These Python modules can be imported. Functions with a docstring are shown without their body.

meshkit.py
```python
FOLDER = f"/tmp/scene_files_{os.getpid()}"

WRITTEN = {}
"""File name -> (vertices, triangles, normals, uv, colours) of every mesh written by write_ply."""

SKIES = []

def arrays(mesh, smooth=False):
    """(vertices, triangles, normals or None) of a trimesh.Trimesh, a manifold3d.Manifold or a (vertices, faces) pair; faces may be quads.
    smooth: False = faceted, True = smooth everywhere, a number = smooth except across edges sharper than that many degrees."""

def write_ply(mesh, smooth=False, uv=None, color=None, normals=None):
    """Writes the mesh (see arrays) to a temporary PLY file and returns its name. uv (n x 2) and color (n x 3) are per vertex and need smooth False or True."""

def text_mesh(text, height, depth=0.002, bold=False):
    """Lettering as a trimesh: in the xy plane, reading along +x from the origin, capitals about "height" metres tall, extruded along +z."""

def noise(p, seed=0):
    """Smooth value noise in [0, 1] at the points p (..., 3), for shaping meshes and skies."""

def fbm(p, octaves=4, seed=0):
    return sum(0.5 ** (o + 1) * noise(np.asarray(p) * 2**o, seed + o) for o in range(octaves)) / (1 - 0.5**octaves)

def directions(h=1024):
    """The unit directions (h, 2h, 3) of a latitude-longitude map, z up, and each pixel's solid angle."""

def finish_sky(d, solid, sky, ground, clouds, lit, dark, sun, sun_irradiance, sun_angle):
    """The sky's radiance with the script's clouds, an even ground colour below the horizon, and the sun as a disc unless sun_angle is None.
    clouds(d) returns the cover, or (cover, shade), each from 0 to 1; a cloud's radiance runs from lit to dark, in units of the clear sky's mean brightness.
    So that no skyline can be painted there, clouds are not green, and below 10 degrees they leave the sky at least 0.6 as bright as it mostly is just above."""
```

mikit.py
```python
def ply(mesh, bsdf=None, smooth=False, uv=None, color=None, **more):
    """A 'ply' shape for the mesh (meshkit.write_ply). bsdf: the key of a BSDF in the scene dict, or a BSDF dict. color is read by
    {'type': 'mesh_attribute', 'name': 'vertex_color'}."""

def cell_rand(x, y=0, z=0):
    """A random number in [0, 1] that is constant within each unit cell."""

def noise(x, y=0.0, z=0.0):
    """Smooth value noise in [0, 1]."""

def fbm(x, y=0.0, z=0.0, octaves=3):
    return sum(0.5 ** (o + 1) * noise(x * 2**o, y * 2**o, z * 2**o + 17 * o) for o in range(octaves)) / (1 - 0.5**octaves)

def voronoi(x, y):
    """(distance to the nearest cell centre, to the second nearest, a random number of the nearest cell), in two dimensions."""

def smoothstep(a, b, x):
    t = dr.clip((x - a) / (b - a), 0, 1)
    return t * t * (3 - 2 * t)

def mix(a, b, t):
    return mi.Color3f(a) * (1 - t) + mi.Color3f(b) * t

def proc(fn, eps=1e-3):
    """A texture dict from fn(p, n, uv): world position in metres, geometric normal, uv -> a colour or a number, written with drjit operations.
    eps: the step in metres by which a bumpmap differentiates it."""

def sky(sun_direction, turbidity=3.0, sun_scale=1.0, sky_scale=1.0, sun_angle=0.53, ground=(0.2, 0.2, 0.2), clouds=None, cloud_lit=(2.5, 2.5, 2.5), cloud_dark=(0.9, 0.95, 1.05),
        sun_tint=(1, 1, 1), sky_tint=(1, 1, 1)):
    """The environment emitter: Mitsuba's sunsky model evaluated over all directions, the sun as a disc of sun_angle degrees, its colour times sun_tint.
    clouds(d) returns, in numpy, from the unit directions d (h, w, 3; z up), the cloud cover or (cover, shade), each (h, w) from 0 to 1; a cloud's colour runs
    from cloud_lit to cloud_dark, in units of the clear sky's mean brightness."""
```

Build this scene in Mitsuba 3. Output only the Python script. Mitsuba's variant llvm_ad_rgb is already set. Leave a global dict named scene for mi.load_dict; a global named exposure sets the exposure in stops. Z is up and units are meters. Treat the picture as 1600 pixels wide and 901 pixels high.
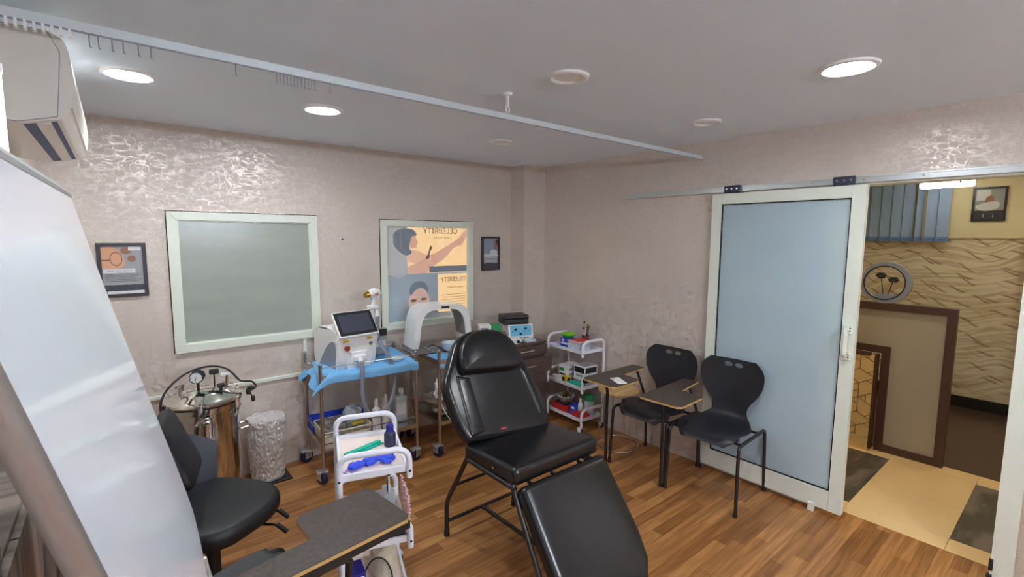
import math, random
import numpy as np, trimesh, drjit as dr, mitsuba as mi, mikit, meshkit
import manifold3d as m3
from shapely.geometry import Polygon, Point, box as sbox
from shapely import affinity
from mikit import proc, noise, fbm, voronoi, smoothstep, mix, cell_rand

T4 = mi.ScalarTransform4f
scene, labels = {}, {}
rng = random.Random(7)

# ------------------------------------------------------------------ camera, exposure, room light levels
# x runs along the window wall, y towards it, z up; the camera stands at the origin of the floor plan
CAM_H, YAW, PITCH, ROLL, FOCAL = 1.68, math.radians(39.528), math.radians(6.078), math.radians(0.33), 749.45
fw = np.array([math.sin(YAW) * math.cos(PITCH), math.cos(YAW) * math.cos(PITCH), -math.sin(PITCH)])
rt = np.array([math.cos(YAW), -math.sin(YAW), 0.0])
up = np.cross(rt, fw)
up = -math.sin(ROLL) * rt + math.cos(ROLL) * up
eye = np.array([0, 0, CAM_H])
scene['camera'] = {'type': 'perspective', 'fov_axis': 'x', 'fov': math.degrees(2 * math.atan(800 / FOCAL)), 'near_clip': 0.02, 'far_clip': 60.0,
                   'to_world': T4().look_at(origin=eye.tolist(), target=(eye + fw).tolist(), up=up.tolist())}
exposure = 1.22
LAMP, LAMP_TINT = 75.0, (0.95, 0.98, 1.02)
HALL, HALL_TINT = 50.0, (1.0, 0.90, 0.70)  # unseen warm ceiling lamps that light the hall
POSTER = 0.36
UNSEEN_TUBE = 120.0                              # unseen tube lamp behind the viewer, placed to brighten and cool the ceiling

# ------------------------------------------------------------------ room sizes
XL, XR, XR2, YN, YB, YC, ZC = -0.30, 3.293, 3.385, -1.7, 3.69, 3.49, 2.361
XH, YH0, YH1 = 6.52, -0.7, 2.3          # hall: far wall, side walls


def S(r, g, b):
    return [float(((v / 255 + 0.055) / 1.055) ** 2.4 if v > 10 else v / 255 / 12.92) for v in (r, g, b)]


# ------------------------------------------------------------------ materials
def mat(name, col, rough=0.5, metal=0.0, spec=0.5, bump=None, **kw):
    c = col if isinstance(col, dict) else {'type': 'rgb', 'value': list(col)}
    b = {'type': 'principled', 'base_color': c, 'roughness': rough, 'metallic': metal, 'specular': spec, **kw}
    if bump:
        b = {'type': 'bumpmap', 'arbitrary': bump[0], 'scale': bump[1], 'bsdf': b}
    scene['mat_' + name] = {'type': 'twosided', 'bsdf': b}
    return 'mat_' + name


def wall_vein(p, s=1.0):
    # crackled vein pattern: ridged noise in the wall's plane
    q = p * (26.0 * s)
    a = fbm(q.x, q.y, q.z, 3)
    b = fbm(q.x * 1.3 + 40, q.y * 1.3 + 11, q.z * 1.3 + 5, 3)
    r = dr.minimum(dr.abs(a - 0.5), dr.abs(b - 0.5))
    return 1 - smoothstep(0.0, 0.05, r)


def wallpaper(p, n, uv):
    v = wall_vein(p)
    big = fbm(p.x * 3, p.y * 3, p.z * 3, 2)
    base = mix(S(195, 184, 174), S(206, 195, 186), big)
    return mix(base, mi.Color3f(*S(226, 220, 210)), v * 0.34)


def wallpaper_rough(p, n, uv):
    return 0.55 - 0.20 * wall_vein(p)


def wallpaper_metal(p, n, uv):
    return 0.6 * wall_vein(p)


def wood_floor(c0, c1):
    def f(p, n, uv):
        g = fbm(p.x * 3.0, p.y * 70.0, 3.0, 3)
        g2 = fbm(p.x * 9.0 + 3, p.y * 180.0, 9.0, 2)
        return mix(c0, c1, smoothstep(0.25, 0.75, g * 0.7 + g2 * 0.3))
    return f


def dark_laminate(p, n, uv):
    g = fbm(p.x * 8.0, p.y * 60.0, p.z * 60.0, 3)
    return mix(S(62, 48, 44), S(92, 74, 66), g)


def dark_top(p, n, uv):
    g = fbm(p.x * 90.0, p.y * 90.0, p.z * 9.0, 3)
    return mix(S(50, 41, 37), S(72, 61, 55), g)


def wave_paper(p, n, uv):
    # rows of brown feather-like flicks over cream hair lines, for the hall's far wall (in the y, z plane)
    y, z = -p.y, p.z
    flow = z - 0.10 * y + 0.035 * dr.sin(y * 8.0 + 4.0 * noise(y * 1.3, z * 3.0, 7.0)) + 0.06 * (fbm(y * 3.0, z * 5.0, 1.0, 2) - 0.5)
    hair = fbm(y * 5.0, flow * 60.0, 2.0, 3)
    band = 0.5 + 0.5 * dr.sin(flow * 36.0 + 3.0 * noise(y * 2.0, z * 2.0, 3.0))
    c = mix(S(232, 221, 200), S(196, 178, 150), smoothstep(0.35, 0.75, hair) * 0.75 + 0.2 * band * smoothstep(0.3, 0.6, hair))
    dark = mi.Float(0)
    for layer in range(2):
        gu, gv = 0.27, 0.135
        u, v = y / gu + 0.37 * layer, z / gv + 0.5 * layer
        v = v + 0.25 * dr.sin(u * 2.0 + layer)
        row = dr.floor(v)
        u = u + 0.5 * cell_rand(row, 3 + layer)
        cu = dr.floor(u)
        a = (u - cu - 0.5 + 0.3 * (cell_rand(cu, row, 1) - 0.5)) * gu
        b = (v - row - 0.5 + 0.3 * (cell_rand(cu, row, 2) - 0.5)) * gv
        # a flick falls to the right and curls at its end
        curve = -0.020 * dr.sin(a * 26.0) - 0.14 * a
        d = b - curve
        win = smoothstep(-0.085, -0.03, a) * smoothstep(0.085, 0.045, a)
        on = dr.select(cell_rand(cu, row, 9 + layer) > 0.25, 1.0, 0.35)
        core = smoothstep(0.014, 0.0, dr.abs(d)) * win
        halo = smoothstep(0.034, 0.0, d) * smoothstep(-0.008, 0.0, d) * win * (0.45 + 0.55 * dr.sin(d * 700.0))
        dark = dr.maximum(dark, (core * 0.62 + 0.38 * dr.maximum(halo, 0)) * on)
    return mix(c, mi.Color3f(*S(122, 98, 74)), dr.clip(dark, 0, 0.9))


def ceil_col(p, n, uv):
    return mix(S(211, 226, 240), S(216, 231, 244), fbm(p.x * 1.2, p.y * 1.2, 0, 2))


def film_col(p, n, uv):
    s = fbm(p.x * 2.5, 1.0, p.z * 14.0, 3)
    return mix(S(146, 156, 148), S(158, 167, 160), s)


def door_film(p, n, uv):
    s = fbm(p.x, p.y * 3.0, p.z * 6.0, 2)
    return mix(S(186, 210, 222), S(198, 218, 228), s)


def tile_dark(p, n, uv):
    s = fbm(p.x * 5.0 + 2 * p.y, p.y * 16.0, 0.0, 4)
    return mix(S(72, 66, 58), S(112, 102, 90), smoothstep(0.3, 0.75, s))


def tile_beige(p, n, uv):
    return mix(S(220, 186, 132), S(232, 200, 148), fbm(p.x * 4, p.y * 4, 0, 3))


def film_bump(p, n, uv):
    return fbm(p.x * 40, p.y * 40, p.z * 25, 4)


def cloth_bump(p, n, uv):
    return fbm(p.x * 30, p.y * 30, p.z * 30, 3)


def leather_bump(p, n, uv):
    return fbm(p.x * 220, p.y * 220, p.z * 220, 2)


def steel_rough(p, n, uv):
    return 0.16 + 0.08 * noise(p.x * 60, p.y * 60, p.z * 4)


M = {}
M['wall'] = mat('wall', proc(wallpaper), proc(wallpaper_rough), proc(wallpaper_metal), 0.6)
M['ceiling'] = mat('ceiling', proc(ceil_col), 0.42, 0.0, 0.35)
M['plain_wall'] = mat('plain_wall', S(190, 178, 168), 0.8)
M['cream'] = mat('cream', S(226, 216, 180), 0.7)
M['wave'] = mat('wave', proc(wave_paper), 0.6)
FT = [((146, 98, 53), (175, 123, 72)), ((128, 83, 44), (159, 108, 60)), ((154, 105, 58), (184, 132, 80)), ((117, 75, 41), (150, 100, 56)), ((136, 90, 49), (167, 116, 67))]
for i, (a, b) in enumerate(FT):
    M[f'plank{i}'] = mat(f'plank{i}', proc(wood_floor(S(*a), S(*b))), 0.38, 0.0, 0.45)
M['joint'] = mat('joint', S(60, 36, 20), 0.8)
M['laminate'] = mat('laminate', proc(dark_laminate), 0.4)
M['tabletop'] = mat('tabletop', proc(dark_top), 0.45)
M['edge_wood'] = mat('edge_wood', S(186, 150, 96), 0.55)
M['stool_wood'] = mat('stool_wood', proc(wood_floor(S(190, 150, 96), S(214, 178, 122))), 0.4)
M['pvc'] = mat('pvc', S(216, 224, 212), 0.35)
M['white'] = mat('white', S(226, 228, 230), 0.35)
M['white_gloss'] = mat('white_gloss', S(228, 229, 228), 0.2, clearcoat=0.4)
M['cart_white'] = mat('cart_white', S(222, 226, 236), 0.3)
M['tray_cream'] = mat('tray_cream', S(226, 212, 204), 0.5)
M['tray_lilac'] = mat('tray_lilac', S(204, 198, 222), 0.4)
M['ac_white'] = mat('ac_white', S(208, 207, 200), 0.24)
M['ac_slot'] = mat('ac_slot', S(70, 88, 130), 0.5)
M['grey_plastic'] = mat('grey_plastic', S(132, 138, 150), 0.45)
M['hose'] = mat('hose', S(126, 130, 142), 0.5)
M['steel'] = mat('steel', S(196, 192, 186), proc(steel_rough), 1.0)
M['mirror_steel'] = mat('mirror_steel', S(214, 210, 202), 0.07, 1.0)
M['brushed'] = mat('brushed', S(158, 152, 148), 0.42, 0.75)
M['chrome'] = mat('chrome', S(225, 225, 225), 0.08, 1.0)
M['brass'] = mat('brass', S(200, 160, 70), 0.25, 1.0)
M['black'] = mat('black', S(24, 25, 28), 0.5)
M['shell_black'] = mat('shell_black', S(30, 31, 36), 0.42)
M['black_metal'] = mat('black_metal', S(22, 21, 22), 0.4)
M['leather'] = mat('leather', S(15, 16, 19), 0.23, 0.0, 0.6, bump=(proc(leather_bump), 0.0004))
M['seat_fabric'] = mat('seat_fabric', S(13, 14, 17), 0.5)
M['back_leather'] = mat('back_leather', S(52, 56, 66), 0.36)
M['rubber'] = mat('rubber', S(20, 20, 24), 0.6)
M['wheel_blue'] = mat('wheel_blue', S(26, 30, 70), 0.5)
M['alu'] = mat('alu', S(196, 202, 204), 0.3, 0.7)
M['profile'] = mat('profile', S(176, 182, 184), 0.35, 0.5)
M['rail'] = mat('rail', S(200, 211, 216), 0.4, 0.2)
scene['mat_door_film'] = {'type': 'principledthin', 'base_color': proc(door_film), 'roughness': 0.3, 'diff_trans': 0.6, 'eta': 1.45}
M['door_film'] = 'mat_door_film'
M['window_film'] = mat('window_film', proc(film_col), 0.22, 0.0, 0.5)
M['frame_dark'] = mat('frame_dark', S(46, 42, 52), 0.35)
M['brown_frame'] = mat('brown_frame', S(74, 48, 38), 0.4)
M['frost_brown'] = mat('frost_brown', S(172, 160, 140), 0.24)
M['geo_beige'] = mat('geo_beige', S(226, 192, 130), 0.45)
M['tile_beige'] = mat('tile_beige', proc(tile_beige), 0.3)
M['tile_dark'] = mat('tile_dark', proc(tile_dark), 0.4)
M['dark_floor'] = mat('dark_floor', S(72, 56, 48), 0.28)
M['blind'] = mat('blind', S(150, 176, 216), 0.6)
M['blind_dark'] = mat('blind_dark', S(100, 142, 196), 0.6)
M['board'] = mat('board', S(184, 191, 200), 0.09, 0.0, 0.9, clearcoat=1.0, clearcoat_gloss=0.96)
M['wrap'] = mat('wrap', S(206, 205, 204), 0.14, 0.2, 0.9, bump=(proc(film_bump, 0.003), 0.014))
M['bin_grey'] = mat('bin_grey', S(160, 150, 144), 0.5)
M['drape'] = mat('drape', S(116, 178, 226), 0.75, bump=(proc(cloth_bump, 0.004), 0.004))
def streak_col(p, n, uv):
    return mix(S(74, 66, 62), S(140, 128, 120), smoothstep(0.3, 0.75, fbm(p.y * 16.0, p.z * 1.3, 2.0, 4)))


M['streak'] = mat('streak', proc(streak_col), 0.25)
M['taupe'] = mat('taupe', S(116, 106, 100), 0.8)
M['screen'] = mat('screen', S(64, 66, 80), 0.18)
M['skin'] = mat('skin', S(206, 156, 124), 0.5)
M['skin_dark'] = mat('skin_dark', S(150, 104, 84), 0.5)
M['print_grey'] = mat('print_grey', S(150, 154, 156), 0.35)
M['print_light'] = mat('print_light', S(206, 210, 214), 0.35)
M['print_dark'] = mat('print_dark', S(56, 58, 68), 0.35)
M['print_bluegrey'] = mat('print_bluegrey', S(150, 168, 180), 0.35)
M['print_slate'] = mat('print_slate', S(134, 150, 166), 0.35)
M['poster_blue'] = mat('poster_blue', S(172, 188, 200), 0.35)
M['poster_hair'] = mat('poster_hair', S(124, 138, 154), 0.35)
M['print_brown'] = mat('print_brown', S(120, 92, 72), 0.35)
for n_, c_ in dict(red=(196, 44, 44), green=(34, 140, 84), lime=(120, 190, 30), blue=(40, 70, 190), navy=(40, 44, 70), cap_blue=(34, 34, 130), glove=(50, 80, 220), teal=(20, 176, 150),
                   yellow=(206, 176, 50), panel_blue=(96, 176, 214), milky=(214, 214, 212), greyc=(128, 124, 122), cloth=(150, 140, 128), dark_red=(150, 58, 50), pink=(214, 180, 184), cream2=(214, 206, 184),
                   pale=(196, 214, 200), purple=(150, 130, 200), cardboard=(170, 130, 96), burgundy=(110, 40, 44)).items():
    M[n_] = mat(n_, S(*c_), 0.45)
scene['mat_clear'] = {'type': 'thindielectric', 'int_ior': 1.5}
M['clear'] = 'mat_clear'
M['clear_plastic'] = mat('clear_plastic', S(190, 204, 214), 0.15, 0.0, 0.5)


# ------------------------------------------------------------------ mesh helpers
def mesh(v, f):
    return trimesh.Trimesh(np.asarray(v, float), np.asarray(f, int), process=False)


def cat(*ms):
    return trimesh.util.concatenate([m for m in ms])


def to_tm(m):
    q = m.to_mesh()
    return trimesh.Trimesh(np.array(q.vert_properties[:, :3]), np.array(q.tri_verts), process=False)


def to_m3(t):
    return m3.Manifold(m3.Mesh(np.asarray(t.vertices, np.float32), np.asarray(t.faces, np.uint32)))


def B(x0, x1, y0, y1, z0, z1):
    b = trimesh.creation.box((x1 - x0, y1 - y0, z1 - z0))
    b.apply_translation(((x0 + x1) / 2, (y0 + y1) / 2, (z0 + z1) / 2))
    return b


def RB(x0, x1, y0, y1, z0, z1, r=0.004, seg=8):
    r = min(r, (x1 - x0) * 0.49, (y1 - y0) * 0.49, (z1 - z0) * 0.49)
    s = trimesh.creation.icosphere(subdivisions=1, radius=r).vertices if seg <= 8 else trimesh.creation.icosphere(subdivisions=2, radius=r).vertices
    pts = np.vstack([s + [x, y, z] for x in (x0 + r, x1 - r) for y in (y0 + r, y1 - r) for z in (z0 + r, z1 - r)])
    return trimesh.convex.convex_hull(pts)


def frame_of(d):
    d = np.asarray(d, float) / np.linalg.norm(d)
    a = np.cross(d, [0, 0, 1] if abs(d[2]) < 0.9 else [1, 0, 0])
    a /= np.linalg.norm(a)
    return a, np.cross(d, a)


def fillet(pts, r, n=5, closed=False):
    pts = [np.asarray(p, float) for p in pts]
    out = [pts[0]]
    for a, b, c in zip(pts, pts[1:], pts[2:]):
        u, v = a - b, c - b
        lu, lv = np.linalg.norm(u), np.linalg.norm(v)
        k = min(r, lu * 0.49, lv * 0.49)
        p, q = b + u / lu * k, b + v / lv * k
        for t in np.linspace(0, 1, n + 1):
            out.append((1 - t) ** 2 * p + 2 * t * (1 - t) * b + t * t * q)
    return out + [pts[-1]]


def smooth_path(pts, n=8):
    from scipy.interpolate import CubicSpline
    p = np.asarray(pts, float)
    s = np.r_[0, np.cumsum(np.linalg.norm(np.diff(p, axis=0), axis=1))]
    return CubicSpline(s, p)(np.linspace(0, s[-1], n * (len(p) - 1) + 1))


def tube(pts, r, n=10, closed=False, caps=True):
    p = np.asarray(pts, float)
    k = len(p)
    rad = np.broadcast_to(np.asarray(r, float), (k,))
    if closed:
        d = np.roll(p, -1, 0) - np.roll(p, 1, 0)
    else:
        d = np.gradient(p, axis=0)
    d /= np.linalg.norm(d, axis=1, keepdims=True) + 1e-12
    a, _ = frame_of(d[0])
    rings = []
    for i in range(k):
        a = a - d[i] * (a @ d[i])
        a /= np.linalg.norm(a)
        b = np.cross(d[i], a)
        t = np.arange(n) * 2 * np.pi / n
        rings.append(p[i] + rad[i] * (np.cos(t)[:, None] * a + np.sin(t)[:, None] * b))
    v = np.vstack(rings)
    f = []
    for i in range(k if closed else k - 1):
        j = (i + 1) % k
        for q in range(n):
            q2 = (q + 1) % n
            f += [[i * n + q, i * n + q2, j * n + q2], [i * n + q, j * n + q2, j * n + q]]
    if not closed and caps:
        v = np.vstack([v, p[0], p[-1]])
        c0, c1 = k * n, k * n + 1
        for q in range(n):
            q2 = (q + 1) % n
            f += [[c0, q2, q], [c1, (k - 1) * n + q, (k - 1) * n + q2]]
    return mesh(v, f)


def rod(a, b, r, n=10):
    return tube([a, b], r, n)


def lathe(prof, n=28, axis=(0, 0, 1), at=(0, 0, 0)):
    """prof: (radius, height) pairs from the bottom up (closed solid when it starts and ends at radius 0)."""
    prof = np.asarray(prof, float)
    t = np.arange(n) * 2 * np.pi / n
    v = np.vstack([np.stack([r * np.cos(t), r * np.sin(t), np.full(n, h)], 1) for r, h in prof])
    f = []
    for i in range(len(prof) - 1):
        for q in range(n):
            q2 = (q + 1) % n
            f += [[i * n + q, i * n + q2, (i + 1) * n + q2], [i * n + q, (i + 1) * n + q2, (i + 1) * n + q]]
    m = trimesh.Trimesh(v, f, process=True)
    m.update_faces(m.nondegenerate_faces())
    m.remove_unreferenced_vertices()
    R = np.eye(4)
    ax = np.asarray(axis, float) / np.linalg.norm(axis)
    a, b = frame_of(ax)
    R[:3, :3] = np.stack([a, b, ax], 1)
    R[:3, 3] = at
    m.apply_transform(R)
    return m


def cyl(a, b, r, n=20, r2=None):
    a, b = np.asarray(a, float), np.asarray(b, float)
    L = np.linalg.norm(b - a)
    return lathe([(0, 0), (r, 0), (r if r2 is None else r2, L), (0, L)], n, b - a, a)


def prism(poly, h, R=None):
    """poly extruded along +z by h; poly a shapely polygon or list of points."""
    if not isinstance(poly, Polygon):
        poly = Polygon(poly)
    m = trimesh.creation.extrude_polygon(poly, h, engine='earcut')
    if R is not None:
        m.apply_transform(R)
    return m


def basis(o, x, y, z=None):
    R = np.eye(4)
    x, y = np.asarray(x, float), np.asarray(y, float)
    R[:3, 0], R[:3, 1], R[:3, 2], R[:3, 3] = x, y, np.cross(x, y) if z is None else z, o
    return R


def pad(poly, h, r, dome=0.0, n=5):
    """upholstered slab with rounded edges over a convex outline, from z=0 to z=h (plus a dome)."""
    inner = poly.buffer(-r, quad_segs=8)
    pts = []
    for k in range(n + 1):
        ph = math.pi / 2 * k / n
        ring = np.array(inner.buffer(r * math.cos(ph) + 1e-5, quad_segs=8).exterior.coords)
        for z in (h - r + r * math.sin(ph), r - r * math.sin(ph)):
            pts.append(np.c_[ring, np.full(len(ring), z)])
    if dome:
        for s, d in ((0.9, 0.35), (0.75, 0.65), (0.5, 0.88), (0.25, 0.98)):
            ring = np.array(affinity.scale(inner, s, s).exterior.coords)
            pts.append(np.c_[ring, np.full(len(ring), h + dome * d)])
    return trimesh.convex.convex_hull(np.vstack(pts))


def RZ(deg, at=(0, 0, 0)):
    R = trimesh.transformations.rotation_matrix(math.radians(deg), [0, 0, 1])
    R[:3, 3] = at
    return R


def ell(cx, cy, rx, ry, n=24):
    t = np.arange(n) * 2 * np.pi / n
    return Polygon(np.c_[cx + rx * np.cos(t), cy + ry * np.sin(t)])


def numbered(key):
    if key not in USED:
        USED.add(key)
        return key
    i = 1
    while f'{key}_{i:03d}' in USED:
        i += 1
    USED.add(f'{key}_{i:03d}')
    return f'{key}_{i:03d}'


USED = set()


class Thing:
    def __init__(self, name, label=None, category=None, group=None, R=None, kind=None):
        self.key, self.R = numbered(name), np.eye(4) if R is None else R
        e = {}
        if label: e['label'] = label
        if category: e['category'] = category
        if group: e['group'] = group
        if kind: e['kind'] = kind
        labels[self.key] = e

    def put(self, key, m, material, smooth=35, **more):
        m = m.copy()
        m.apply_transform(self.R)
        if np.linalg.det(self.R[:3, :3]) < 0:
            m.invert()
        scene[key] = mikit.ply(m, M[material], smooth=smooth, **more)
        return key

    def body(self, m, material, smooth=35, **more):
        return self.put(self.key, m, material, smooth, **more)

    def part(self, name, m, material, label=None, parent=None, smooth=35, kind=None, **more):
        key = numbered((parent or self.key) + '__' + name)
        if label or kind:
            labels[key] = {k: v for k, v in (('label', label), ('kind', kind)) if v}
        return self.put(key, m, material, smooth, **more)


def struct(name, m, material, smooth=False, label=None, category=None):
    t = Thing(name, label, category, kind='structure')
    t.body(m, material, smooth)
    return t


def emit(rgb, w=1.0):
    return {'type': 'area', 'radiance': {'type': 'rgb', 'value': [float(x) for x in rgb]}, 'sampling_weight': float(w)}


# ================================================================== the setting
# floor with its laminate strips
fl = struct('floor', B(XL, XR2, YN, YB, -0.05, -0.003), 'joint', label='reddish brown wood strip floor of the treatment room')
pr = random.Random(3)
pieces, y, row = [], YN, 0
PW = 0.068
while y < YB - 0.005:
    x = XL - pr.uniform(0, 0.45)
    while x < XR2:
        L = pr.uniform(0.30, 0.52)
        x0, x1 = max(x, XL), min(x + L, XR2)
        if x1 - x0 > 0.02:
            pieces.append((x0, x1, y, min(y + PW, YB), pr.randrange(5)))
        x += L
    y += PW
    row += 1


def seen(px, py):
    v = np.array([px, py, 0]) - eye
    z = v @ fw
    if z < 0.2:
        return 0
    return abs(v @ rt / z) < 1.12 and abs(v @ up / z) < 0.64


ranked = sorted(pieces, key=lambda q: (not seen((q[0] + q[1]) / 2, q[2] + PW / 2), math.hypot((q[0] + q[1]) / 2, q[2])))
rest = {}
for i, (x0, x1, y0, y1, k) in enumerate(ranked):
    m = B(x0 + 0.0005, x1 - 0.0005, y0 + 0.0005, y1 - 0.0005, -0.004, 0.0)
    if i < 298:
        fl.part('plank', m, f'plank{k}', smooth=False)
    else:
        rest.setdefault(k, []).append(m)
fl.part('plank_field', cat(*[m for ms in rest.values() for m in ms]), 'plank4', smooth=False, kind='stuff')

struct('ceiling', B(XL - 0.1, XR + 0.1, YN - 0.1, YB + 0.1, ZC, ZC + 0.06), 'ceiling', label='plain white painted ceiling of the treatment room')
struct('wall_back', B(XL - 0.1, XR + 0.1, YB, YB + 0.1, -0.05, ZC), 'wall', label='beige crackle wallpaper wall with the two windows')
struct('wall_corner', B(3.024, XR, YC, YB, -0.003, ZC), 'wall', label='narrow boxed column in the far corner')
struct('wall_left', B(XL - 0.1, XL, YN, YB, -0.05, ZC), 'wall', label='wall carrying the air conditioner')
struct('wall_near', B(XL - 0.1, XR2, YN - 0.1, YN, -0.05, ZC), 'wall', label='wall behind the viewer')
struct('wall_right', cat(B(XR, XR2, 1.0, YB, -0.003, ZC), B(XR, XR2, YN, 0.2, -0.003, ZC), B(XR, XR2, 0.2, 1.0, 1.995, ZC)), 'wall',
       label='beige crackle wallpaper wall with the doorway')

# hall beyond the doorway
struct('wall_hall_far', B(XH, XH + 0.1, YH0, YH1, 0.0, 1.70), 'wave', label='hall wall papered in brown feathery waves')
struct('wall_hall_upper', B(XH - 0.025, XH + 0.1, YH0, YH1, 1.70, ZC), 'cream', label='cream upper part of the far hall wall')
struct('wall_hall_left', B(XR2, XH, YH1, YH1 + 0.1, -0.05, ZC), 'cream', label='cream side wall of the hall')
struct('wall_hall_right', B(XR2, XH, YH0 - 0.1, YH0, -0.05, ZC), 'cream', label='cream wall at the right of the hall')
struct('ceiling_hall', B(XR2, XH + 0.1, YH0, YH1, ZC, ZC + 0.05), 'cream', label='ceiling of the hall')
struct('trim_1', B(XH - 0.02, XH, 0.40, YH1, 0.0, 0.11), 'black', label='black skirting under the wave wallpaper')
struct('wall_pillar', cat(B(6.25, XH, YH0, 0.345, 0.0, ZC), ), 'cream', label='cream pillar at the right of the wave wallpaper')
struct('trim_2', B(6.24, 6.25, YH0, 0.345, 0.0, 0.07), 'black', label='black skirting at the foot of the cream pillar')
hf = struct('floor_hall', B(XR2, XH, YH0, YH1, -0.05, -0.004), 'joint', label='tiled floor of the hall')
tx = [(XR2, 3.54, 'b'), (3.54, 4.0, 'm'), (4.0, 4.495, 'm'), (4.495, 4.67, 'b')]
for yy0, yy1 in ((-0.7, -0.20), (-0.20, 0.387), (0.387, 0.872), (0.872, 1.40), (1.40, YH1)):
    light = abs(yy0 - 0.387) < 0.01
    if light:
        for x0, x1, k in tx:
            hf.part('tile', B(x0 + 0.001, x1 - 0.001, yy0 + 0.001, yy1 - 0.001, -0.006, 0.0), 'tile_beige', smooth=False)
    else:
        hf.part('tile', B(XR2 + 0.001, 3.539, yy0 + 0.001, yy1 - 0.001, -0.006, 0.0), 'tile_beige', smooth=False)
        hf.part('tile', B(3.541, 4.494, yy0 + 0.001, yy1 - 0.001, -0.006, 0.0), 'tile_dark', smooth=False, label='dark grey streaked floor tile')
        hf.part('tile', B(4.496, 4.669, yy0 + 0.001, yy1 - 0.001, -0.006, 0.0), 'tile_beige', smooth=False)
hf.part('dark_floor', B(4.671, XH, YH0, YH1, -0.006, 0.0), 'dark_floor', smooth=False, label='dark brown floor beyond the tiles')

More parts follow.
